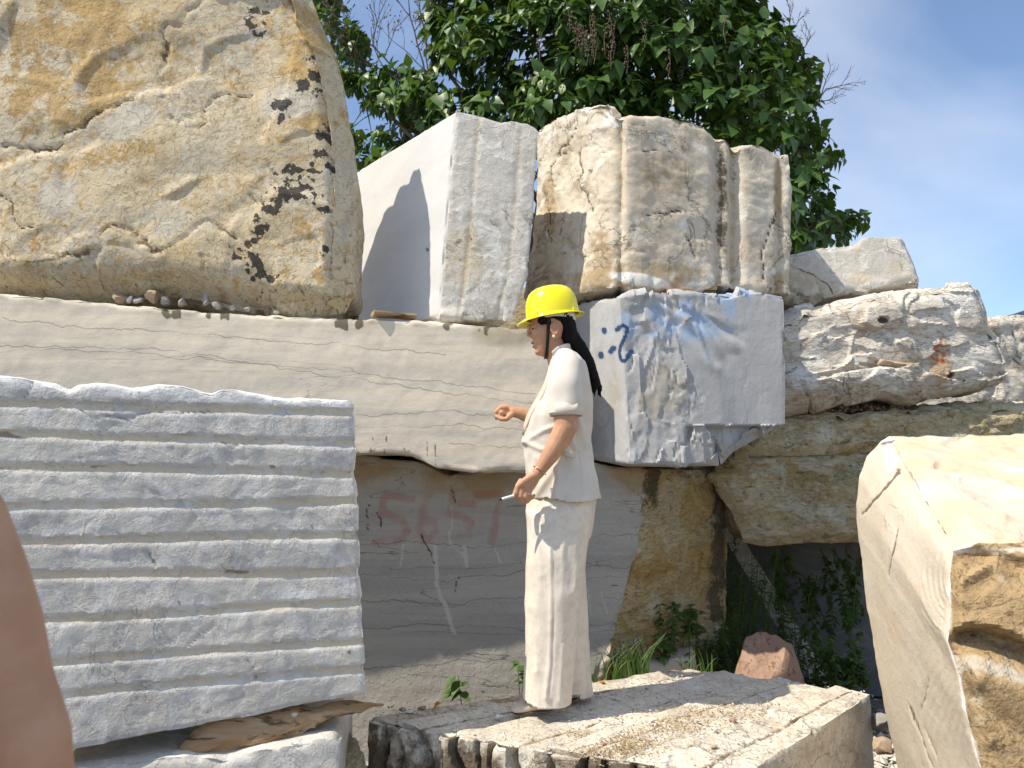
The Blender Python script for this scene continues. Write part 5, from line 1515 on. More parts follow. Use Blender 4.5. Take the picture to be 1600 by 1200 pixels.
for i, p in enumerate(coll):
    t = coll[min(i + 1, len(coll) - 1)] - coll[max(i - 1, 0)]; t /= np.linalg.norm(t)
    U = np.array([0.2, 0, 1.0]); U -= t * t.dot(U); U /= np.linalg.norm(U)
    rr.append((p, U * .021, np.cross(t, U) * .0035))
part('collar', loft(rr, 12), M['linen'], bz)
part('button', ellipsoid(Q3(821.8, 686.5, -.066), (.0095, .006, .0095), n=18), M['button'], bz)
def flap():
    a, b, c, d = Q3(874, 702, -.166), Q3(897, 711, -.170), Q3(895.5, 716.5, -.173), Q3(872.5, 707.5, -.169)
    return [a, b, c, d], [(0, 1, 2, 3)]
fl_ = part('pocket_flap', flap(), M['linen'], bz); m = fl_.modifiers.new('t', 'SOLIDIFY'); m.thickness = .006

# -- trousers ----------------------------------------------------------------------
def trousers():
    parts = [loft([hr(752, 832, 926, .13), hr(768, 828, 931, .150), hr(785, 825, 931, .160), hr(800, 824, 928, .165), hr(820, 824, 924, .165), hr(840, 825, 921, .155)], 40, .93)]
    near = [(800, 824.5, 926, .100, -.065), (830, 824, 921, .095, -.073), (860, 823.5, 917, .092, -.080), (900, 822.5, 912, .088, -.085), (940, 822, 907, .085, -.088), (980, 821.5, 902, .085, -.09), (1020, 820, 898, .086, -.09), (1060, 818, 894, .090, -.09), (1090, 817, 892.5, .093, -.09), (1106, 816.5, 892, .094, -.09)]
    far = [(800, 828, 927, .100, .065), (830, 832, 922, .092, .075), (860, 836, 915, .088, .082), (890, 840, 912, .084, .085), (930, 846, 915, .082, .088), (970, 851, 918, .082, .09), (1010, 855, 919, .085, .09), (1045, 858, 921, .088, .09), (1070, 862, 925, .090, .09), (1090, 864, 927, .091, .09)]
    for T in (near, far):
        parts.append(loft([hr(a, l, r, b, dy) for a, l, r, b, dy in T], 36, .95))
    V, Fc = remesh(parts, .0055, 6, .5); Fc = np.asarray(Fc); N = vnormals(V, Fc)
    px, py = proj(V)
    V = wrinkle(V, N, .0065, 12, (13, 13, 1.8))
    V = wrinkle(V, N, .0020, 14, (22, 22, 9))
    nr = V[:, 1] < YC
    for pl, w, a in (([(858, 790), (860, 850), (861, 950), (858, 1040), (852, 1090)], 3, .004), ([(838, 1050), (846, 1072), (856, 1092)], 5, .006), ([(905, 815), (900, 900), (897, 990)], 5, .004), ([(826, 800), (838, 830), (846, 900)], 5, .003), ([(880, 1010), (876, 1060), (874, 1095)], 4, .004)):
        V = V + N * (a * np.exp(-(sdist(px, py, pl) / w) ** 2) * nr)[:, None]
    V = V - N * (.0025 * np.exp(-(sdist(px, py, [(862, 785), (865, 850), (866, 950), (863, 1040), (857, 1095)]) / 1.2) ** 2) * nr)[:, None]
    zn = P(855, 1096, YC - .09)[2]; zf = P(900, 1082, YC + .09)[2]
    def hem(V_):
        return np.where(V_[:, 1] < YC, V_[:, 2] < zn + .016 * ss(Q3(850, 1090)[0], Q3(818, 1090)[0], V_[:, 0]), V_[:, 2] < zf)
    F2 = open_hem(V, Fc, hem)
    return mesh_np('trousers', V, F2, True)
tr = obj('trousers', trousers(), M['satin'], woman)
m = tr.modifiers.new('t', 'SOLIDIFY'); m.thickness = .003

# -- shoes ----------------------------------------------------------------------------
def shoe(ox, oy, dy):
    def s_(px_, py_, d_=0): return Q3(px_ + ox - 1.5, py_ + oy - 2.0, dy + d_)
    rings = [(s_(866, 1100), .018, .030), (s_(858, 1100), .024, .033), (s_(846, 1101), .024, .034), (s_(834, 1103), .0215, .037), (s_(822, 1106), .0185, .039), (s_(812, 1108.5), .0150, .036), (s_(805, 1110), .011, .028), (s_(801.5, 1110.8), .0055, .015)]
    R = [(c, np.array([0, 0, a]), np.array([0, b, 0])) for c, a, b in rings]
    up = loft(catring(R, 4), 24, .9)
    sl = [(c + np.array([0, 0, -a * .86]), b) for c, a, b in rings]
    R2 = [(c, np.array([0, 0, .005]), np.array([0, b * 1.02, 0])) for c, b in sl]
    return up, loft(catring(R2, 4), 20, .7), s_
for ox, oy, dy in ((0, 0, -.09), (36, -16, .09)):
    up, sl, s_ = shoe(ox, oy, dy)
    sh = part('shoe', up, M['shoe'])
    part('sole', sl, M['sole'], sh)
    part('instep', ellipsoid(s_(838, 1096), (.026, .024, .010)), M['skin'], sh)
    part('cross_strap', tube([s_(848, 1097, -.033), s_(838, 1095, -.012), s_(828, 1100, .026)], .0045, 8), M['shoe'], sh)
# bracelet
bc = Q3(843.5, 735, -.215); ax = Q3(859, 712, -.2) - Q3(839, 741, -.2); ax /= np.linalg.norm(ax)
A = np.cross(ax, [0, 1, 0]); A /= np.linalg.norm(A); B = np.cross(ax, A)
part('bracelet', ring_tube(bc, A * .0285 , B * .0285, .0022), M['copper'])

# -- pen in her hand (a thing of its own) ------------------------------------------------
p0, p1 = Q3(823, 769, -.196), Q3(781.5, 780.5, -.206)
dv = (p1 - p0) / np.linalg.norm(p1 - p0)
pen = thing('pen', 'pale grey marker pen held in the woman\'s lowered hand', 'pen', tuple(p0))
part('barrel', tube([p0, p0 + (p1 - p0) * .5, p1 - dv * .010], [.0052, .0058, .0055], 12), M['penm'], pen)
part('tip', tube([p1 - dv * .008, p1, p1 + dv * .003], [.0046, .0036, .002], 10), M['blackst'], pen)

# ================================================================== BYSTANDER (only an arm enters the frame)
man = thing('person', 'bystander cropped by the left edge, only a bare arm showing', 'person', (-0.92, .60, 0))
def bystander():
    Y = .85
    R = lambda px_, py_, y=Y: P(px_, py_, y)
    sh = R(-190, 560); el = R(20, 1130); 
    parts = [tube([sh, R(-150, 700), R(-76, 820), R(-42, 900), R(-12, 985), R(6, 1070), R(26, 1160), R(42, 1260), R(60, 1400)], [.066, .060, .054, .052, .049, .047, .052, .046, .036], 18)]
    wr = R(60, 1400)
    parts.append(loft([(wr, np.array([.026, 0, 0]), np.array([0, .020, 0])), (wr + np.array([.005, 0, -.05]), np.array([.036, 0, 0]), np.array([0, .016, 0])), (wr + np.array([.005, .0, -.09]), np.array([.036, 0, 0]), np.array([0, .013, 0]))], 16))
    for k in range(4):
        b = wr + np.array([-.022 + .018 * k, 0, -.09]); ln = (.07, .078, .072, .058)[k]
        parts.append(tube([b, b + np.array([0, -.004, -ln * .5]), b + np.array([0, -.016, -ln])], [.0095, .009, .0078], 8))
    parts.append(tube([wr + np.array([-.028, 0, -.03]), wr + np.array([-.048, -.01, -.06]), wr + np.array([-.050, -.014, -.09])], [.012, .011, .009], 8))
    bx = np.array([-.92, .60, 0])
    z = lambda h: bx + np.array([0, 0, h])
    parts.append(tube([z(1.48) + np.array([.1, .02, 0]), sh], [.07, .066], 12))
    parts.append(loft([(z(.88), np.array([.15, 0, 0]), np.array([0, .11, 0])), (z(1.05), np.array([.13, 0, 0]), np.array([0, .10, 0])), (z(1.3), np.array([.17, 0, 0]), np.array([0, .12, 0])), (z(1.5), np.array([.21, 0, 0]), np.array([0, .10, 0])), (z(1.56), np.array([.10, 0, 0]), np.array([0, .07, 0]))], 24))
    parts.append(tube([z(1.52), z(1.62)], [.056, .052], 14)); parts.append(ellipsoid(z(1.71), (.078, .098, .118)))
    for s in (-1, 1):
        parts.append(tube([z(.9) + np.array([s * .08, 0, 0]), z(.5) + np.array([s * .09, 0, 0]), z(.08) + np.array([s * .09, 0, 0])], [.085, .058, .040], 14))
        parts.append(tube([z(.04) + np.array([s * .09, -.04, 0]), z(.035) + np.array([s * .09, .16, 0])], [.036, .03], 10))
    parts.append(tube([z(1.48) + np.array([-.2, 0, 0]), z(1.15) + np.array([-.24, 0, 0]), z(.86) + np.array([-.24, .06, 0])], [.055, .043, .028], 12))
    parts.append(ellipsoid(z(.78) + np.array([-.24, .08, 0]), (.02, .035, .06)))
    V, Fc = remesh(parts, .008, 4, .5)
    return mesh_np('body', V, np.asarray(Fc), True, {'lip': np.zeros(len(V))})
obj('body', bystander(), M['skin'], man)
M['navy'] = plain('navy_cotton', (0.03, 0.04, 0.07), .85, .2)
def shirt():
    bx = np.array([-.92, .60, 0]); z = lambda h: bx + np.array([0, 0, h])
    parts = [loft([(z(.86), np.array([.175, 0, 0]), np.array([0, .13, 0])), (z(1.05), np.array([.15, 0, 0]), np.array([0, .12, 0])), (z(1.3), np.array([.19, 0, 0]), np.array([0, .14, 0])), (z(1.5), np.array([.225, 0, 0]), np.array([0, .12, 0])), (z(1.58), np.array([.09, 0, 0]), np.array([0, .08, 0]))], 24)]
    parts.append(tube([P(-200, 560, .85), P(-165, 620, .85), P(-150, 650, .85)], [.078, .076, .078], 16))
    parts.append(tube([z(1.48) + np.array([.1, .02, 0]), P(-200, 560, .85)], [.085, .078], 12))
    parts.append(tube([z(1.48) + np.array([-.2, 0, 0]), z(1.26) + np.array([-.23, 0, 0])], [.07, .065], 12))
    V, Fc = remesh(parts, .012, 4, .5); return mesh_np('shirt', V, np.asarray(Fc), True)
obj('shirt', shirt(), M['navy'], man)
def pants():
    bx = np.array([-.92, .60, 0]); z = lambda h: bx + np.array([0, 0, h])
    parts = [loft([(z(.98), np.array([.16, 0, 0]), np.array([0, .12, 0])), (z(.82), np.array([.17, 0, 0]), np.array([0, .13, 0]))], 20)]
    for s in (-1, 1): parts.append(tube([z(.88) + np.array([s * .08, 0, 0]), z(.5) + np.array([s * .09, 0, 0]), z(.12) + np.array([s * .09, 0, 0])], [.1, .078, .068], 14))
    V, Fc = remesh(parts, .014, 4, .5); return mesh_np('trousers', V, np.asarray(Fc), True)
obj('trousers', pants(), M['navy'], man)

# ================================================================== SMALL STONES, TIMBER
def slabY(px): return 1 / (1 / 3.78 + (1 / 3.95 - 1 / 3.78) * (px + 300) / 1185)
st = [(186, 466, .040, .03, .040, 'rubble_tan', 'small brown stone under the boulder, first of the row of chips'),
      (203, 468, .018, .02, .022, 'chip', 'little pale chip leaning on the first brown stone under the boulder'),
      (216, 470, .035, .03, .026, 'rubble', 'low grey chip in the row under the boulder, left of the brown slab chip'),
      (238, 464, .055, .04, .040, 'rubble_tan', 'broad brown chip, the largest of the row under the boulder'),
      (260, 470, .032, .03, .032, 'rubble', 'pale grey chip right of the broad brown chip under the boulder'),
      (286, 473, .036, .03, .030, 'rubble', 'rounded grey chip in the middle of the row under the boulder'),
      (323, 470, .022, .02, .048, 'rubble', 'pointed upright grey chip standing in the row under the boulder'),
      (340, 478, .045, .03, .022, 'rubble', 'flat grey chip right of the pointed one under the boulder'),
      (362, 481, .04, .03, .018, 'rubble', 'flat thin grey chip, second from the right end of the row'),
      (388, 484, .038, .03, .018, 'rubble', 'flat grey chip ending the row under the boulder'),
      (432, 489, .025, .02, .012, 'chip', 'tiny pale chip apart from the row, under the boulder corner')]
for k, (px, py, a, b, c, m, lb) in enumerate(st):
    rock('stone_chip', P(px, py, slabY(px) + .05), (a, b, c), 40 + k, M[m], 2, lb, 'stone chip', 'stone chips lying under the yellow boulder', rotz=k)

def board(name, a, b, w, h, mat, label, cat, seed=0):
    a, b = np.array(a), np.array(b)
    ax = (b - a); L = np.linalg.norm(ax); ax /= L; n = 4
    s = np.cross(ax, [0, 0, 1]); s /= np.linalg.norm(s); u = np.cross(s, ax)
    V, Fc = loft([(a + ax * L * i / n, s * w * (1 + .08 * sin(i * 1.7 + seed)), u * h * (1 + .1 * sin(i * 2.3 + seed))) for i in range(n + 1)], 12, .45)
    me = mesh_np(name, V, Fc, True, None, 40); o = obj(name, me, mat); tag(o, label, cat); return o
board('wood_block', P(582, 490, 3.92), P(648, 496, 4.0), .05, .012, M['wood'], 'thin dark timber strip propping the white block', 'timber')
board('wood_block', P(1040, 457, 4.12), P(1076, 456, 4.14), .05, .016, M['wood'], 'brown timber wedge between the cream block and the blue-grey block', 'timber', 2)
board('wood_block', P(1020, 455, 4.25), P(1110, 452, 4.3), .10, .03, M['wood'], 'dark timber bearer deeper under the cream block', 'timber', 5)
def driftwood():
    path = catmull([P(300, 1172, 2.62), P(350, 1150, 2.66), P(400, 1140, 2.70), P(440, 1134, 2.72), P(480, 1122, 2.74), P(520, 1113, 2.76), P(560, 1108, 2.78), P(598, 1103, 2.80)], 8)
    rad = np.interp(np.linspace(0, 1, len(path)), [0, .15, .3, .5, .62, .8, 1], [.045, .062, .066, .050, .028, .017, .004])
    V, Fc = tube(path, rad, 40); V = np.array(V)
    sc = fbm(V * np.array([.35, 1, 1.6]), 16, 4, 5)
    c = np.array(path).mean(0)
    V = V + np.stack([0 * sc, sc * .012, sc * .018], 1)
    return mesh_np('driftwood', V, Fc, True, None, 40)
tag(obj('driftwood', driftwood(), M['wood']), 'splintered brown timber wedged under the grooved block, tapering to the right', 'timber')
rock('stone_chip', P(461, 1116, 2.70), (.014, .012, .012), 71, M['chip'], 2, 'white chip pinched between the grooved block and the timber', 'stone chip')
rock('stone_chip', P(464, 1162, 2.48), (.020, .018, .012), 72, M['chip'], 2, 'rounded white chip on top of the bottom-left white block', 'stone chip')

# chips on the platform
pc = [(1208, 1114, .030, 'chip', 'flat white chip near the right end of the platform ridges'), (1061, 1181, .022, 'chip', 'white chip near the platform front, beside the crumbs'),
      (1042, 1193, .024, 'chip', 'white chip at the very front of the platform'), (1019, 1129, .016, 'chip', 'white chip left of the crumb patch on the platform'),
      (958, 1093, .018, 'chip', 'white chip in the shade behind the woman on the platform'), (1115, 1169, .016, 'rubble_tan', 'tan chip in front of the crumb patch on the platform'),
      (629, 1111, .020, 'rubble', 'grey chip at the left tip of the platform'), (640, 1115, .016, 'chip', 'pale chip at the left tip of the platform'),
      (660, 1109, .024, 'red', 'brown-red chip at the left tip of the platform'), (754, 1083, .011, 'red', 'small brick-red chip by the far edge of the platform'),
      (779, 1122, .018, 'chip', 'pale flat chip left of the woman\'s shoe'), (942, 1165, .014, 'red', 'small reddish chip in the sunlit part of the platform'),
      (1145, 1128, .018, 'red', 'pinkish chip lying in the crumbs near the right side'), (1090, 1128, .014, 'chip', 'small white chip in the middle of the crumbs'),
      (1118, 1142, .016, 'chip', 'white chip right of the middle of the crumbs'), (1010, 1078, .014, 'rubble_tan', 'small tan chip by the far edge behind the woman')]
for k, (px, py, r, m, lb) in enumerate(pc):
    rock('stone_chip', G(px, py, PZ) + np.array([0, 0, .006]), (r, r * .8, r * .45), 90 + k, M[m], 2, lb, 'stone chip', 'chips scattered on the platform', rotz=k * 1.3)

def scatter_bits(name, pts, rmin, rmax, mat, label, flat=.6, seed=0, parent=None):
    rg = np.random.default_rng(seed)
    T = np.array([[1, 0, 0], [-.5, .8, 0], [-.5, -.8, 0], [.1, .1, .9], [0, 0, -.6]]); TF = np.array([[0, 1, 3], [1, 2, 3], [2, 0, 3], [1, 0, 4], [2, 1, 4], [0, 2, 4]])
    n = len(pts); s = rg.uniform(rmin, rmax, n); an = rg.uniform(0, 2 * pi, n)
    ca, sa = np.cos(an), np.sin(an)
    TT = T[None] * (1 + rg.uniform(-.35, .35, (n, 5, 3))) * np.stack([s, s * rg.uniform(.5, 1, n), s * flat], 1)[:, None, :]
    X = TT[..., 0] * ca[:, None] - TT[..., 1] * sa[:, None]; Y = TT[..., 0] * sa[:, None] + TT[..., 1] * ca[:, None]
    V = np.stack([X, Y, TT[..., 2]], -1) + np.asarray(pts)[:, None, :]
    Fc = (TF[None] + (np.arange(n) * 5)[:, None, None]).reshape(-1, 3)
    o = obj(name, mesh_np(name, V.reshape(-1, 3), Fc, False), mat); tag(o, label, None, None, 'stuff')
    return o
M['crumb'] = plain('tan_stone_crumbs', (0.46, 0.36, 0.22), .9, .1, noise=((0.26, 0.18, 0.10), 60, .45, .6))
M['dust'] = plain('pale_stone_crumbs', (0.66, 0.62, 0.55), .9, .1, noise=((0.45, 0.40, 0.33), 60, .45, .6))
pts = []
for cx, cy, sx, sy, n in ((975, 1163, 34, 11, 1500), (1045, 1132, 40, 9, 1100), (1105, 1108, 45, 6, 600), (935, 1172, 22, 9, 300), (1160, 1118, 30, 5, 200), (905, 1145, 14, 5, 120), (980, 1085, 60, 6, 160), (660, 1118, 40, 8, 150)):
    for _ in range(int(n * .65)):
        p = G(cx + random.gauss(0, sx), cy + random.gauss(0, sy), PZ); p[2] += random.uniform(-.002, .006); pts.append(p)
scatter_bits('stone_crumbs', pts, .0025, .0065, M['crumb'], 'tan crumbs and dust drifted over the ridged platform', .6, 3)
pts = []
for _ in range(900):
    t, u_ = random.random(), random.random()
    p = (A_ * (1 - t) + B_ * t) * (1 - u_) + (C_ * (1 - t) + D_ * t) * u_
    pts.append(p + np.array([0, 0, random.uniform(-.004, .004)]))
scatter_bits('stone_grit', pts, .003, .009, M['dust'], 'pale grit sprinkled over the ridged platform', .6, 4)
pts = [np.array([random.uniform(-2.5, 5), random.uniform(2.2, 8), random.uniform(.0, .03)]) for _ in range(6000)]
scatter_bits('gravel', pts, .010, .05, M['rubble'], 'grey gravel and stone chips on the quarry ground', .6, 5)
pts = [np.array([random.uniform(1.30, 2.2), random.uniform(3.0, 4.6), random.uniform(.0, .05)]) for _ in range(900)]
scatter_bits('gravel', pts, .015, .045, M['dust'], 'pale gravel in the slot between the platform and the right-hand block', .7, 6)
for k, (px, py, Y, r, lb) in enumerate([(1378, 1128, 3.35, .05, 'grey stone in the slot right of the platform, upper of two'), (1380, 1168, 3.2, .055, 'brownish stone in the slot right of the platform, lower of two')]):
    p = P(px, py, Y)
    rock('rock', p, (r, r, r * .7), 140 + k, M['rubble' if k == 0 else 'rubble_tan'], 3, lb, 'rock')
pts = [P(1232 + 1.0 * q, 640 - .02 * q, 4.62) + np.array([0, random.uniform(-.03, .1), random.uniform(-.02, .015)]) for q in np.random.default_rng(3).uniform(0, 190, 260)]
scatter_bits('stone_crumbs', pts, .006, .02, M['rubble_tan'], 'crumbs on the olive-tan stone under the flaky boulder', .6, 9)

# ================================================================== LEAVES AND PLANTS
def leaf_template(wide=.42, fold=.10, droop=.18, n=5):
    xs = np.linspace(0, 1, n + 1)
    ws = wide * np.sin(pi * np.clip(xs, 0, 1) ** .62) * (1 - .25 * xs); ws[0] = .02; ws[-1] = 0.0
    V, Fc = [], []
    for x_, w in zip(xs, ws):
        z = -droop * x_ ** 2
        V += [(x_, -w, z + fold * w / wide * .6), (x_, 0, z), (x_, w, z + fold * w / wide * .6)]
    for i in range(n):
        a = i * 3
        Fc += [(a, a + 3, a + 4), (a, a + 4, a + 1), (a + 1, a + 4, a + 5), (a + 1, a + 5, a + 2)]
    return np.array(V), np.array(Fc)

def leaf_frames(P0, Ldir, up, size):
    L = Ldir / np.linalg.norm(Ldir, axis=1)[:, None]
    S = np.cross(up, L); S /= np.linalg.norm(S, axis=1)[:, None] + 1e-9
    N = np.cross(L, S)
    return np.stack([L, S, N], 2) * size[:, None, None]

def leaf_mass(T, P0, R):
    V = np.einsum('nij,mj->nmi', R, T[0]) + P0[:, None, :]
    n, m = len(P0), len(T[0])
    Fc = (T[1][None] + (np.arange(n) * m)[:, None, None]).reshape(-1, 3)
    return V.reshape(-1, 3), Fc

def leaf_mat(name, c1, c2, c3, rough=.42, trans=.25):
    m, nt, bs = new_mat(name)
    gi = nt.nodes.new('ShaderNodeNewGeometry')
    tc = nt.nodes.new('ShaderNodeTexCoord')
    f = n_map(nt, n_noise(nt, tc.outputs['Object'], 1.6, 3), .38, .62)
    a = n_mix(nt, f, c1, c2)
    b = n_mix(nt, n_map(nt, gi.outputs['Random Per Island'], .80, .98), a, c3)
    v = n_math(nt, 'ADD', n_math(nt, 'MULTIPLY', gi.outputs['Random Per Island'], .5), .75)
    vm = nt.nodes.new('ShaderNodeVectorMath'); vm.operation = 'SCALE'
    nt.links.new(b, vm.inputs[0]); nt.links.new(v, vm.inputs['Scale'])
    nt.links.new(vm.outputs[0], bs.inputs['Base Color'])
    bs.inputs['Roughness'].default_value = rough; bs.inputs['Specular IOR Level'].default_value = .45
    tr = nt.nodes.new('ShaderNodeBsdfTranslucent'); nt.links.new(n_mix(nt, .55, b, (.16, .26, .02)), tr.inputs['Color'])
    mx = nt.nodes.new('ShaderNodeMixShader'); mx.inputs[0].default_value = trans
    out = [n for n in nt.nodes if n.type == 'OUTPUT_MATERIAL'][0]
    nt.links.new(bs.outputs[0], mx.inputs[1]); nt.links.new(tr.outputs[0], mx.inputs[2]); nt.links.new(mx.outputs[0], out.inputs[0])
    return m
M['leaf'] = leaf_mat('tree_leaves', (.05, .11, .02), (.075, .15, .025), (.13, .19, .04))
M['weed'] = leaf_mat('weed_leaves', (.05, .10, .02), (.075, .14, .025), (.12, .17, .04), .55)
M['grassm'] = leaf_mat('grass_blades', (.06, .13, .02), (.08, .16, .03), (.16, .19, .06), .5)
M['bark'] = stone('bark', (.13, .105, .08), [dict(c=(.20, .17, .13), s=12, lo=.45, hi=.6, st=(1, 1, .3))], [(30, .01, (1, 1, .3))])
M['twig'] = plain('dry_twigs', (.16, .115, .085), .85, .2)
M['stem'] = plain('green_stem', (.10, .13, .04), .7, .3)
M['dryleaf'] = plain('dry_orange_leaf', (.50, .20, .03), .7, .3)

# ------------------------------------------------------------------ the tree
TR0 = np.array([1.9, 10.2, 0.0])
tree = thing('tree', 'big broad-leaved tree behind the stacked blocks, filling the top middle', 'tree', tuple(TR0))
BL = [(505, 12, 20), (512, 40, 12), (545, 70, 26), (538, 95, 22), (562, 118, 32), (600, 138, 34), (640, 150, 44), (560, 240, 24), (548, 215, 16), (590, 250, 34), (620, 215, 30), (660, 200, 50), (690, 150, 20),
      (690, 40, 34), (700, 85, 28), (745, 30, 48), (790, 20, 50), (760, 90, 34), (860, 60, 90), (800, 150, 60), (740, 190, 50), (880, 150, 90), (960, 60, 110), (1000, 150, 110), (1060, 60, 110),
      (1130, 60, 80), (1100, 170, 100), (1160, 140, 80), (1190, 50, 34), (1215, 90, 32), (1245, 122, 30), (1200, 190, 80), (1240, 210, 42), (1268, 232, 24), (1290, 248, 18), (1230, 270, 60), (1276, 290, 22), (1262, 330, 44), (1248, 370, 40), (1292, 312, 16),
      (1282, 350, 22), (1322, 350, 20), (1338, 344, 10), (900, 10, 90), (1010, 0, 100), (1110, 10, 70)]
HOLES = [(566, 183, 22), (530, 150, 12), (714, 118, 16), (805, 88, 22), (835, 82, 14), (770, 145, 9), (930, 70, 8), (1075, 28, 9), (1000, 110, 8), (640, 60, 34), (600, 90, 14), (1108, 88, 8), (1150, 20, 8), (1295, 275, 8), (1306, 325, 10)]
def in_crown(x, y):
    for hx, hy, hr_ in HOLES:
        if (x - hx) ** 2 + (y - hy) ** 2 < hr_ ** 2: return False
    return any((x - bx) ** 2 + (y - by) ** 2 < br ** 2 for bx, by, br in BL)
def build_tree():
    rg = random.Random(5)
    cl = []
    while len(cl) < 1900:
        x, y = rg.uniform(480, 1360), rg.uniform(-90, 400)
        if y < 0 and not in_crown(x, -y * .6): continue
        if y >= 0 and not in_crown(x, y): continue
        edge_ = not all(in_crown(x + a, y + b) for a, b in ((24, 0), (-24, 0), (0, 24), (0, -24)))
        Y = rg.uniform(9.6, 10.6) if edge_ else rg.uniform(8.6, 11.6)
        cl.append((P(x, y, Y), x, y))
    cen = P(960, 150, 10.2)
    P0, Ld, Up, Sz = [], [], [], []
    for c, x, y in cl:
        out = c - cen; out[1] *= 1.2; out /= np.linalg.norm(out) + .5
        t = out * .7 + np.array([rg.uniform(-.4, .4), rg.uniform(-.6, .2), rg.uniform(-.1, .7)]); t /= np.linalg.norm(t)
        n = rg.randint(7, 11); ph = rg.uniform(0, 6.28)
        e1 = np.cross(t, [0, 0, 1.0]) + 1e-6; e1 /= np.linalg.norm(e1); e2 = np.cross(t, e1)
        small = in_crown(x, y) and (x < 620 or x > 1260)
        for k in range(n):
            a = ph + 2.4 * k; r = e1 * cos(a) + e2 * sin(a)
            L = r * .9 + t * rg.uniform(.1, .6) + np.array([0, 0, rg.uniform(-1.0, -.25)])
            P0.append(c + t * (.012 * (k - n / 2)) * 2 + r * .02 + np.array([rg.uniform(-.03, .03) for _ in range(3)]))
            Ld.append(L); Up.append(t + np.array([0, 0, .8]) + r * .3); Sz.append(rg.uniform(.12, .25) * (.8 if small else 1))
    P0, Ld, Up, Sz = map(np.array, (P0, Ld, Up, Sz))
    R = leaf_frames(P0, Ld, Up, Sz)
    T = leaf_template(.37, .12, .28, 4)
    # the leaves that show largest are parts of their own, the rest one mass
    pxx, pyy = proj(P0)
    vis = (pyy > 5) & (pyy < 390) & (pxx > 500) & (pxx < 1590)
    score = P0[:, 1] - Sz * 6 + np.where(vis, 0, 50)
    order = np.argsort(score); big = order[:300]; rest = order[300:]
    V, Fc = leaf_mass(T, P0[rest], R[rest])
    o = obj('foliage', mesh_np('foliage', V, Fc, True), M['leaf'], tree); tag(o, kind='stuff')
    lm = mesh_np('leaf', T[0], T[1], True); lm.materials.append(M['leaf'])
    for i in big:
        lo = bpy.data.objects.new('leaf', lm); COL.objects.link(lo)
        lo.parent = tree
        m4 = np.eye(4); m4[:3, :3] = R[i]; m4[:3, 3] = P0[i] - TR0
        lo.matrix_local = Matrix(m4.tolist())
    # trunk and limbs
    tp = catmull([TR0, TR0 + [.05, 0, 1.2], TR0 + [-.1, .05, 2.6], TR0 + [-.3, 0, 4.0]], 6)
    obj('trunk', mesh_np('trunk', *tube(tp, np.linspace(.22, .13, len(tp)), 14)), M['bark'], tree)
    limbs = [(560, 130, 10), (620, 170, 10.1), (660, 60, 10), (700, 180, 9.6), (760, 60, 10), (830, 120, 9.5), (880, 20, 10), (960, 90, 9.6), (1040, 20, 10), (1090, 120, 9.5), (1160, 60, 10), (1210, 130, 10), (1250, 230, 10), (1225, 300, 10), (1300, 250, 10), (1325, 348, 10), (1270, 350, 10), (580, 245, 10), (640, 240, 10), (1150, 200, 9.6), (545, 80, 10.1)]
    subs = []
    for k, (x, y, Y) in enumerate(limbs):
        q = P(x, y, Y); t0 = rg.choice([0.35, .5, .65, .8, 1.0]); s0 = tp[int(t0 * (len(tp) - 1))]
        mid = s0 * .5 + q * .5 + np.array([rg.uniform(-.2, .2), rg.uniform(-.2, .2), rg.uniform(-.1, .35)])
        c = catmull([s0, mid, q], 8)
        obj('limb', mesh_np('limb', *tube(c, np.linspace(.075, .014, len(c)), 8)), M['bark'], tree)
        for j in range(16):
            b = c[rg.randint(6, len(c) - 1)]; near = min(rg.sample(cl, 60), key=lambda e: np.linalg.norm(e[0] - b))[0]
            m_ = b * .5 + near * .5 + np.array([rg.uniform(-.08, .08), rg.uniform(-.08, .08), rg.uniform(-.05, .1)])
            subs.append(tube(catmull([b, m_, near], 3), np.linspace(.014, .004, 7), 5))
    o = obj('twigs', mesh_np('twigs', *join(subs)), M['bark'], tree); tag(o, kind='stuff')
    # leafless branches against the sky, with dry seed heads
    def bare(start, d, ln, depth, out, rr):
        pts = [start]; p = start.copy(); dd = d.copy(); n = 5
        for i in range(n):
            dd = dd + np.array([rr.uniform(-.22, .22), rr.uniform(-.2, .2), rr.uniform(-.12, .22)]); dd /= np.linalg.norm(dd)
            p = p + dd * ln / n; pts.append(p.copy())
            if depth > 0 and i > 0 and rr.random() < .95:
                e = dd + np.array([rr.uniform(-1, 1), rr.uniform(-.6, .6), rr.uniform(-.5, .8)]); e /= np.linalg.norm(e)
                bare(p.copy(), e, ln * rr.uniform(.4, .65), depth - 1, out, rr)
        r0 = (.0032, .0042, .008, .013)[depth]
        out.append(tube(pts, np.linspace(r0, r0 * .55, len(pts)), 5))
        if depth == 0:
            for q in pts[2:]:
                if rr.random() < BUD[0]: out.append(ellipsoid(q, (.011, .011, .014), n=5, m=4))
    BUD = [.25]
    for (x0, y0), dirs in (((688, 150), (-.62, 0, .8)), ((665, 120), (-.2, 0, 1)), ((655, 140), (-.95, .1, .45)), ((630, 130), (-.75, 0, .75))):
        out = []; rr = random.Random(x0)
        dv_ = np.array(dirs, float); dv_ /= np.linalg.norm(dv_)
        bare(P(x0, y0, 9.9), dv_, 1.05, 3, out, rr)
        obj('bare_branch', mesh_np('bare_branch', *join(out)), M['twig'], tree)
    BUD[0] = 0
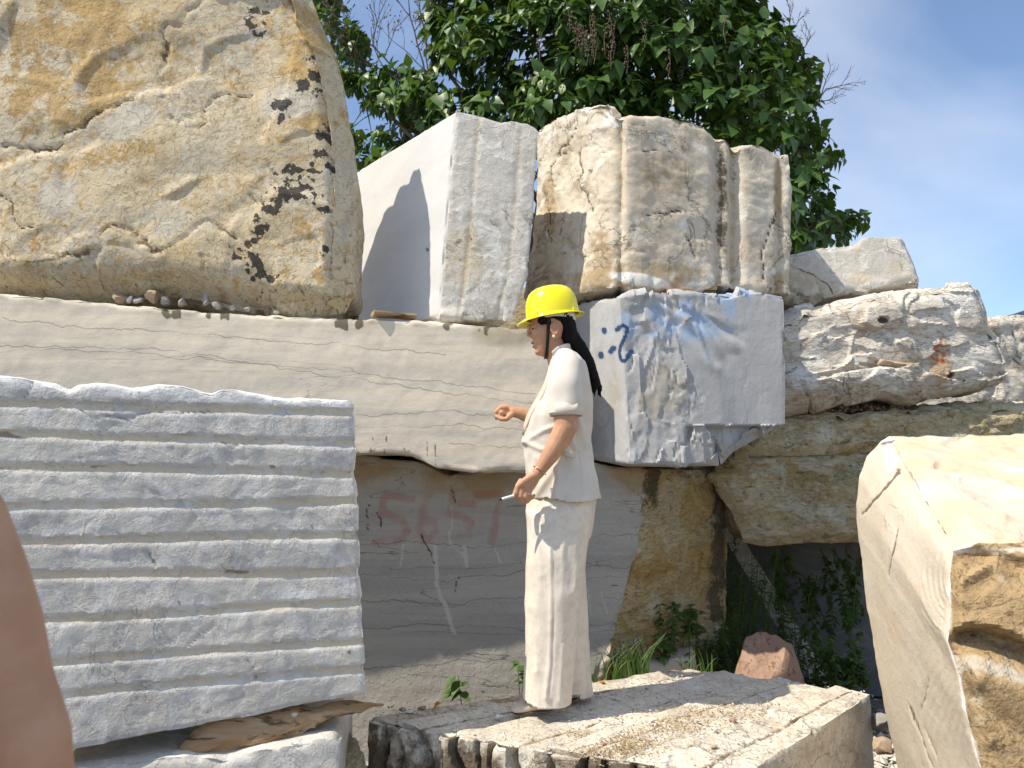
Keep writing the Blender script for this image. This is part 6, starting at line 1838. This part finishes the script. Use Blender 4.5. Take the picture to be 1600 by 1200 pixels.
    for (x0, y0), dirs in (((1225, 160), (.55, 0, .9)), ((1255, 190), (.75, 0, .7)), ((1230, 100), (.4, 0, 1))):
        out = []; rr = random.Random(x0 + 3)
        dv_ = np.array(dirs, float); dv_ /= np.linalg.norm(dv_)
        bare(P(x0, y0, 10), dv_, .62, 3, out, rr)
        obj('bare_branch', mesh_np('bare_branch', *join(out)), M['twig'], tree)
    for k in range(20):
        x0 = rg.choice([rg.gauss(925, 36), rg.gauss(925, 30), rg.gauss(1000, 70)]); y0 = rg.gauss(88, 18)
        b = P(x0, y0, 8.5); out = [tube([b, b + [rg.uniform(-.03, .03), 0, .16], b + [rg.uniform(-.06, .06), 0, .34]], [.005, .004, .002], 5)]
        for j in range(16):
            z = rg.uniform(.05, .34); out.append(ellipsoid(b + [rg.uniform(-.028, .028), rg.uniform(-.02, .02), z], (.009, .009, .012), n=5, m=4))
        obj('seed_head', mesh_np('seed_head', *join(out)), M['twig'], tree)
build_tree()

# ------------------------------------------------------------------ weeds, grass and creepers
T_NARROW = leaf_template(.16, .05, .25, 3)
T_BROAD = leaf_template(.30, .10, .30, 4)
def weed(px, py, Y, h, lean, nst, nleaf, size, T, label, cat='weed', mat='weed', seed=0, droop=0.0, big=False, group=None, spread=.10, hang=False):
    base = P(px, py, Y); lo = .12
    if not hang:                                      # rooted in the ground, leafy where it rises into view
        z0 = max(base[2], 0); lo = max(.12, z0 / (z0 + h)); lean = lean * h / (z0 + h); base[2] = 0; h = z0 + h
    rg = random.Random(seed * 7 + 3)
    t = thing('creeper' if hang else 'weed_plant', label, cat, tuple(base), group)
    stems, P0, Ld, Up, Sz = [], [], [], [], []
    for s_ in range(nst):
        sw = 1.0 if hang else max(.35, 1 - lo)
        d = np.array([lean + rg.uniform(-.35, .35) * sw, rg.uniform(-.3, .3) * sw, -1.0 if hang else 1.0]); L = h * (rg.uniform(.65, 1.05) if hang else 1 - (1 - lo) * rg.uniform(-.05, .4))
        b = base + np.array([rg.uniform(-spread, spread), rg.uniform(-spread, spread) * .5, 0])
        tip = b + d * L; mid = b + d * L * .5 + np.array([rg.uniform(-.04, .04), rg.uniform(-.04, .04), .05 * L])
        c = catmull([b, mid, tip], 12); stems.append(tube(c, np.linspace(.0045, .0015, len(c)), 5))
        for k in range(nleaf):
            q = c[int(round(rg.uniform(min(lo * h / L, .95), 1) * (len(c) - 1)))]; a = rg.uniform(0, 2 * pi)
            P0.append(q + np.array([rg.uniform(-.01, .01)] * 3)); Ld.append([cos(a), sin(a), rg.uniform(-.6, .5) - droop]); Up.append([rg.uniform(-.3, .1), -.3, 1]); Sz.append(size * rg.uniform(.6, 1.2))
    obj('stem', mesh_np('stem', *join(stems)), M['stem'], t)
    P0, Ld, Up, Sz = map(np.array, (P0, Ld, Up, Sz)); R = leaf_frames(P0, np.array(Ld, float), np.array(Up, float), Sz)
    if big:
        lm = mesh_np('leaf', T[0], T[1], True); lm.materials.append(M[mat])
        for i in range(len(P0)):
            lo = bpy.data.objects.new('leaf', lm); COL.objects.link(lo); lo.parent = t
            m4 = np.eye(4); m4[:3, :3] = R[i]; m4[:3, 3] = P0[i] - base; lo.matrix_local = Matrix(m4.tolist())
    else:
        V, Fc = leaf_mass(T, P0, R)
        o = obj('foliage', mesh_np('foliage', V, Fc, True), M[mat], t); tag(o, kind='stuff')
weed(714, 1092, 4.0, .16, 0, 1, 9, .085, T_BROAD, 'small leafy seedling at the foot of the numbered block, left of the woman', 'plant', seed=1, big=True, spread=.01)
weed(808, 1088, 3.95, .22, .05, 2, 7, .07, T_BROAD, 'dark seedling half hidden behind the trouser leg', 'plant', seed=2, big=True, spread=.02)
weed(1030, 1045, 4.35, .34, .1, 7, 20, .060, T_BROAD, 'leafy bush at the foot of the tan end face, beside the pale off-cut', 'bush', seed=3)
weed(1062, 1000, 4.5, .20, .2, 5, 16, .062, T_BROAD, 'low leafy weed right of the bush, against the tan end face', 'weed', seed=31)
G4 = 'feathery weeds growing up in the dark gap'
for k, (px, py, Y, h, ln, lb) in enumerate([(1160, 1040, 4.75, .72, -.02, 'tall feathery weed nearest the tan end face, in the gap'), (1185, 1040, 4.7, .55, .05, 'feathery weed in front of the leaning off-cut, its middle height'),
                                       (1140, 1060, 4.6, .42, -.05, 'short feathery weed left of the reddish stone'), (1215, 1050, 4.85, .42, .1, 'short feathery weed behind the reddish stone'),
                                       (1150, 985, 4.9, .55, -.05, 'feathery weed climbing highest beside the tan stack'), (1110, 1065, 4.5, .30, 0, 'low feathery weed beside the pale off-cut')]):
    weed(px, py, Y, h, ln, 10, 70, .038, T_NARROW, lb, 'weed', seed=10 + k, group=G4, spread=.09)
for k, (px, py, Y, h, lb) in enumerate([(1222, 860, 5.0, .36, 'thin creeper hanging left in the gap under the tan stone'), (1290, 858, 5.05, .62, 'creeper hanging in the middle of the gap under the tan stone'), (1338, 856, 4.9, .60, 'creeper hanging beside the large cream block'), (1262, 900, 5.2, .45, 'creeper trailing across the dark grey stone')]):
    weed(px, py, Y, h, .12, 6, 34, .050, T_BROAD, lb, 'creeper', seed=30 + k, droop=.4, group='creepers hanging in the gap', spread=.07, hang=True)
weed(1325, 1085, 4.5, .30, 0, 14, 44, .045, T_BROAD, 'sunlit bright green weed low between the gap and the large cream block', 'weed', seed=41)
weed(1262, 1080, 4.8, .34, .05, 8, 26, .045, T_BROAD, 'dark weed right of the reddish stone', 'weed', seed=42)
weed(1235, 1000, 5.1, .5, .3, 6, 26, .045, T_BROAD, 'leafy weed leaning along the pale off-cut in the gap', 'weed', seed=43)
def grass(px, py, Y, n, h, label, seed):
    base = P(px, py, Y); z0 = base[2]; base[2] = 0; rg = random.Random(seed); V, Fc = [], []
    for k in range(n):
        b = base + np.array([rg.uniform(-.09, .09), rg.uniform(-.05, .05), 0]); a = rg.uniform(-1, 1); hv = h * rg.uniform(.5, 1.1); H = z0 + hv; w = rg.uniform(.003, .006); m = len(V)
        for i in range(6):
            t = (0, .5 * z0 / H, z0 / H, (z0 + hv * .33) / H, (z0 + hv * .66) / H, 1)[i]; tv = max(0, (H * t - z0) / hv)
            c = b + np.array([a * hv * .7 * tv * tv, 0, H * t - .3 * hv * tv * tv * abs(a)])
            ww = w * (1 - tv) + .0004
            V += [c + [ww, 0, 0], c + [-ww, .002, 0]]
        for i in range(5): Fc.append((m + i * 2, m + i * 2 + 1, m + i * 2 + 3, m + i * 2 + 2))
    o = obj('grass', mesh_np('grass', V, Fc, True), M['grassm']); tag(o, label, None, None, 'stuff')
grass(985, 1050, 4.2, 46, .24, 'tuft of long grass beside the pale off-cut behind the platform', 1)
grass(1090, 1062, 4.2, 20, .16, 'thin grass at the back edge of the platform', 2)
grass(935, 1062, 4.0, 12, .14, 'few grass blades behind the trouser hem', 3)
grass(870, 1080, 4.0, 10, .10, 'grass blades at the foot of the numbered block', 4)
# fallen leaves
for k, (px, py, lb) in enumerate([(936, 1072, 'dry orange leaf lying on the platform behind the woman'), (612, 1112, 'curled dry leaf at the left tip of the platform'), (690, 1104, 'dry brown leaf on the far edge of the platform')]):
    T = leaf_template(.35, .3, .3, 4); V = T[0] * .045; a = k * 2.0
    V = np.stack([V[:, 0] * cos(a) - V[:, 1] * sin(a), V[:, 0] * sin(a) + V[:, 1] * cos(a), V[:, 2] + .014], 1) + G(px, py, PZ)
    o = obj('fallen_leaf', mesh_np('fallen_leaf', V, T[1], True), M['dryleaf']); tag(o, lb, 'leaf')
    o.modifiers.new('t', 'SOLIDIFY').thickness = .0006

# ------------------------------------------------------------------ far shed at the right edge
M['shedroof'] = plain('dark_blue_roof_sheet', (.05, .065, .10), .5, .4)
M['shedred'] = plain('red_painted_steel', (.42, .02, .02), .5, .4)
M['shedwall'] = plain('pale_wall_sheet', (.45, .47, .50), .7, .3)
shed = thing('shed', 'distant shed with dark roof and red gable trim, at the right edge', 'building', (19.5, 26, 0))
def bx(c, s):
    c = np.array(c, float); s = np.array(s, float) / 2
    V = [c + s * np.array([i, j, k]) for i in (-1, 1) for j in (-1, 1) for k in (-1, 1)]
    return V, [(0, 1, 3, 2), (4, 6, 7, 5), (0, 4, 5, 1), (2, 3, 7, 6), (0, 2, 6, 4), (1, 5, 7, 3)]
part('wall', bx((19.8, 27, 3.2), (6, 8, 6.4)), M['shedwall'], shed, smooth=False)
part('roof', bx((19.6, 27, 6.52), (6.9, 8.6, .22)), M['shedroof'], shed, smooth=False)
V, Fc = bx((0, 0, 0), (.22, .3, 4.2)); V = [np.array([v[0] + (v[2] + 2.1) * .75 + 16.9, v[1] + 24.6, v[2] + 8.55]) for v in V]
part('gable_trim', (V, Fc), M['shedred'], shed, smooth=False)
V2 = [np.array([2 * 20.1 - v[0], v[1], v[2]]) for v in V]
part('gable_trim', (V2, [f[::-1] for f in Fc]), M['shedred'], shed, smooth=False)
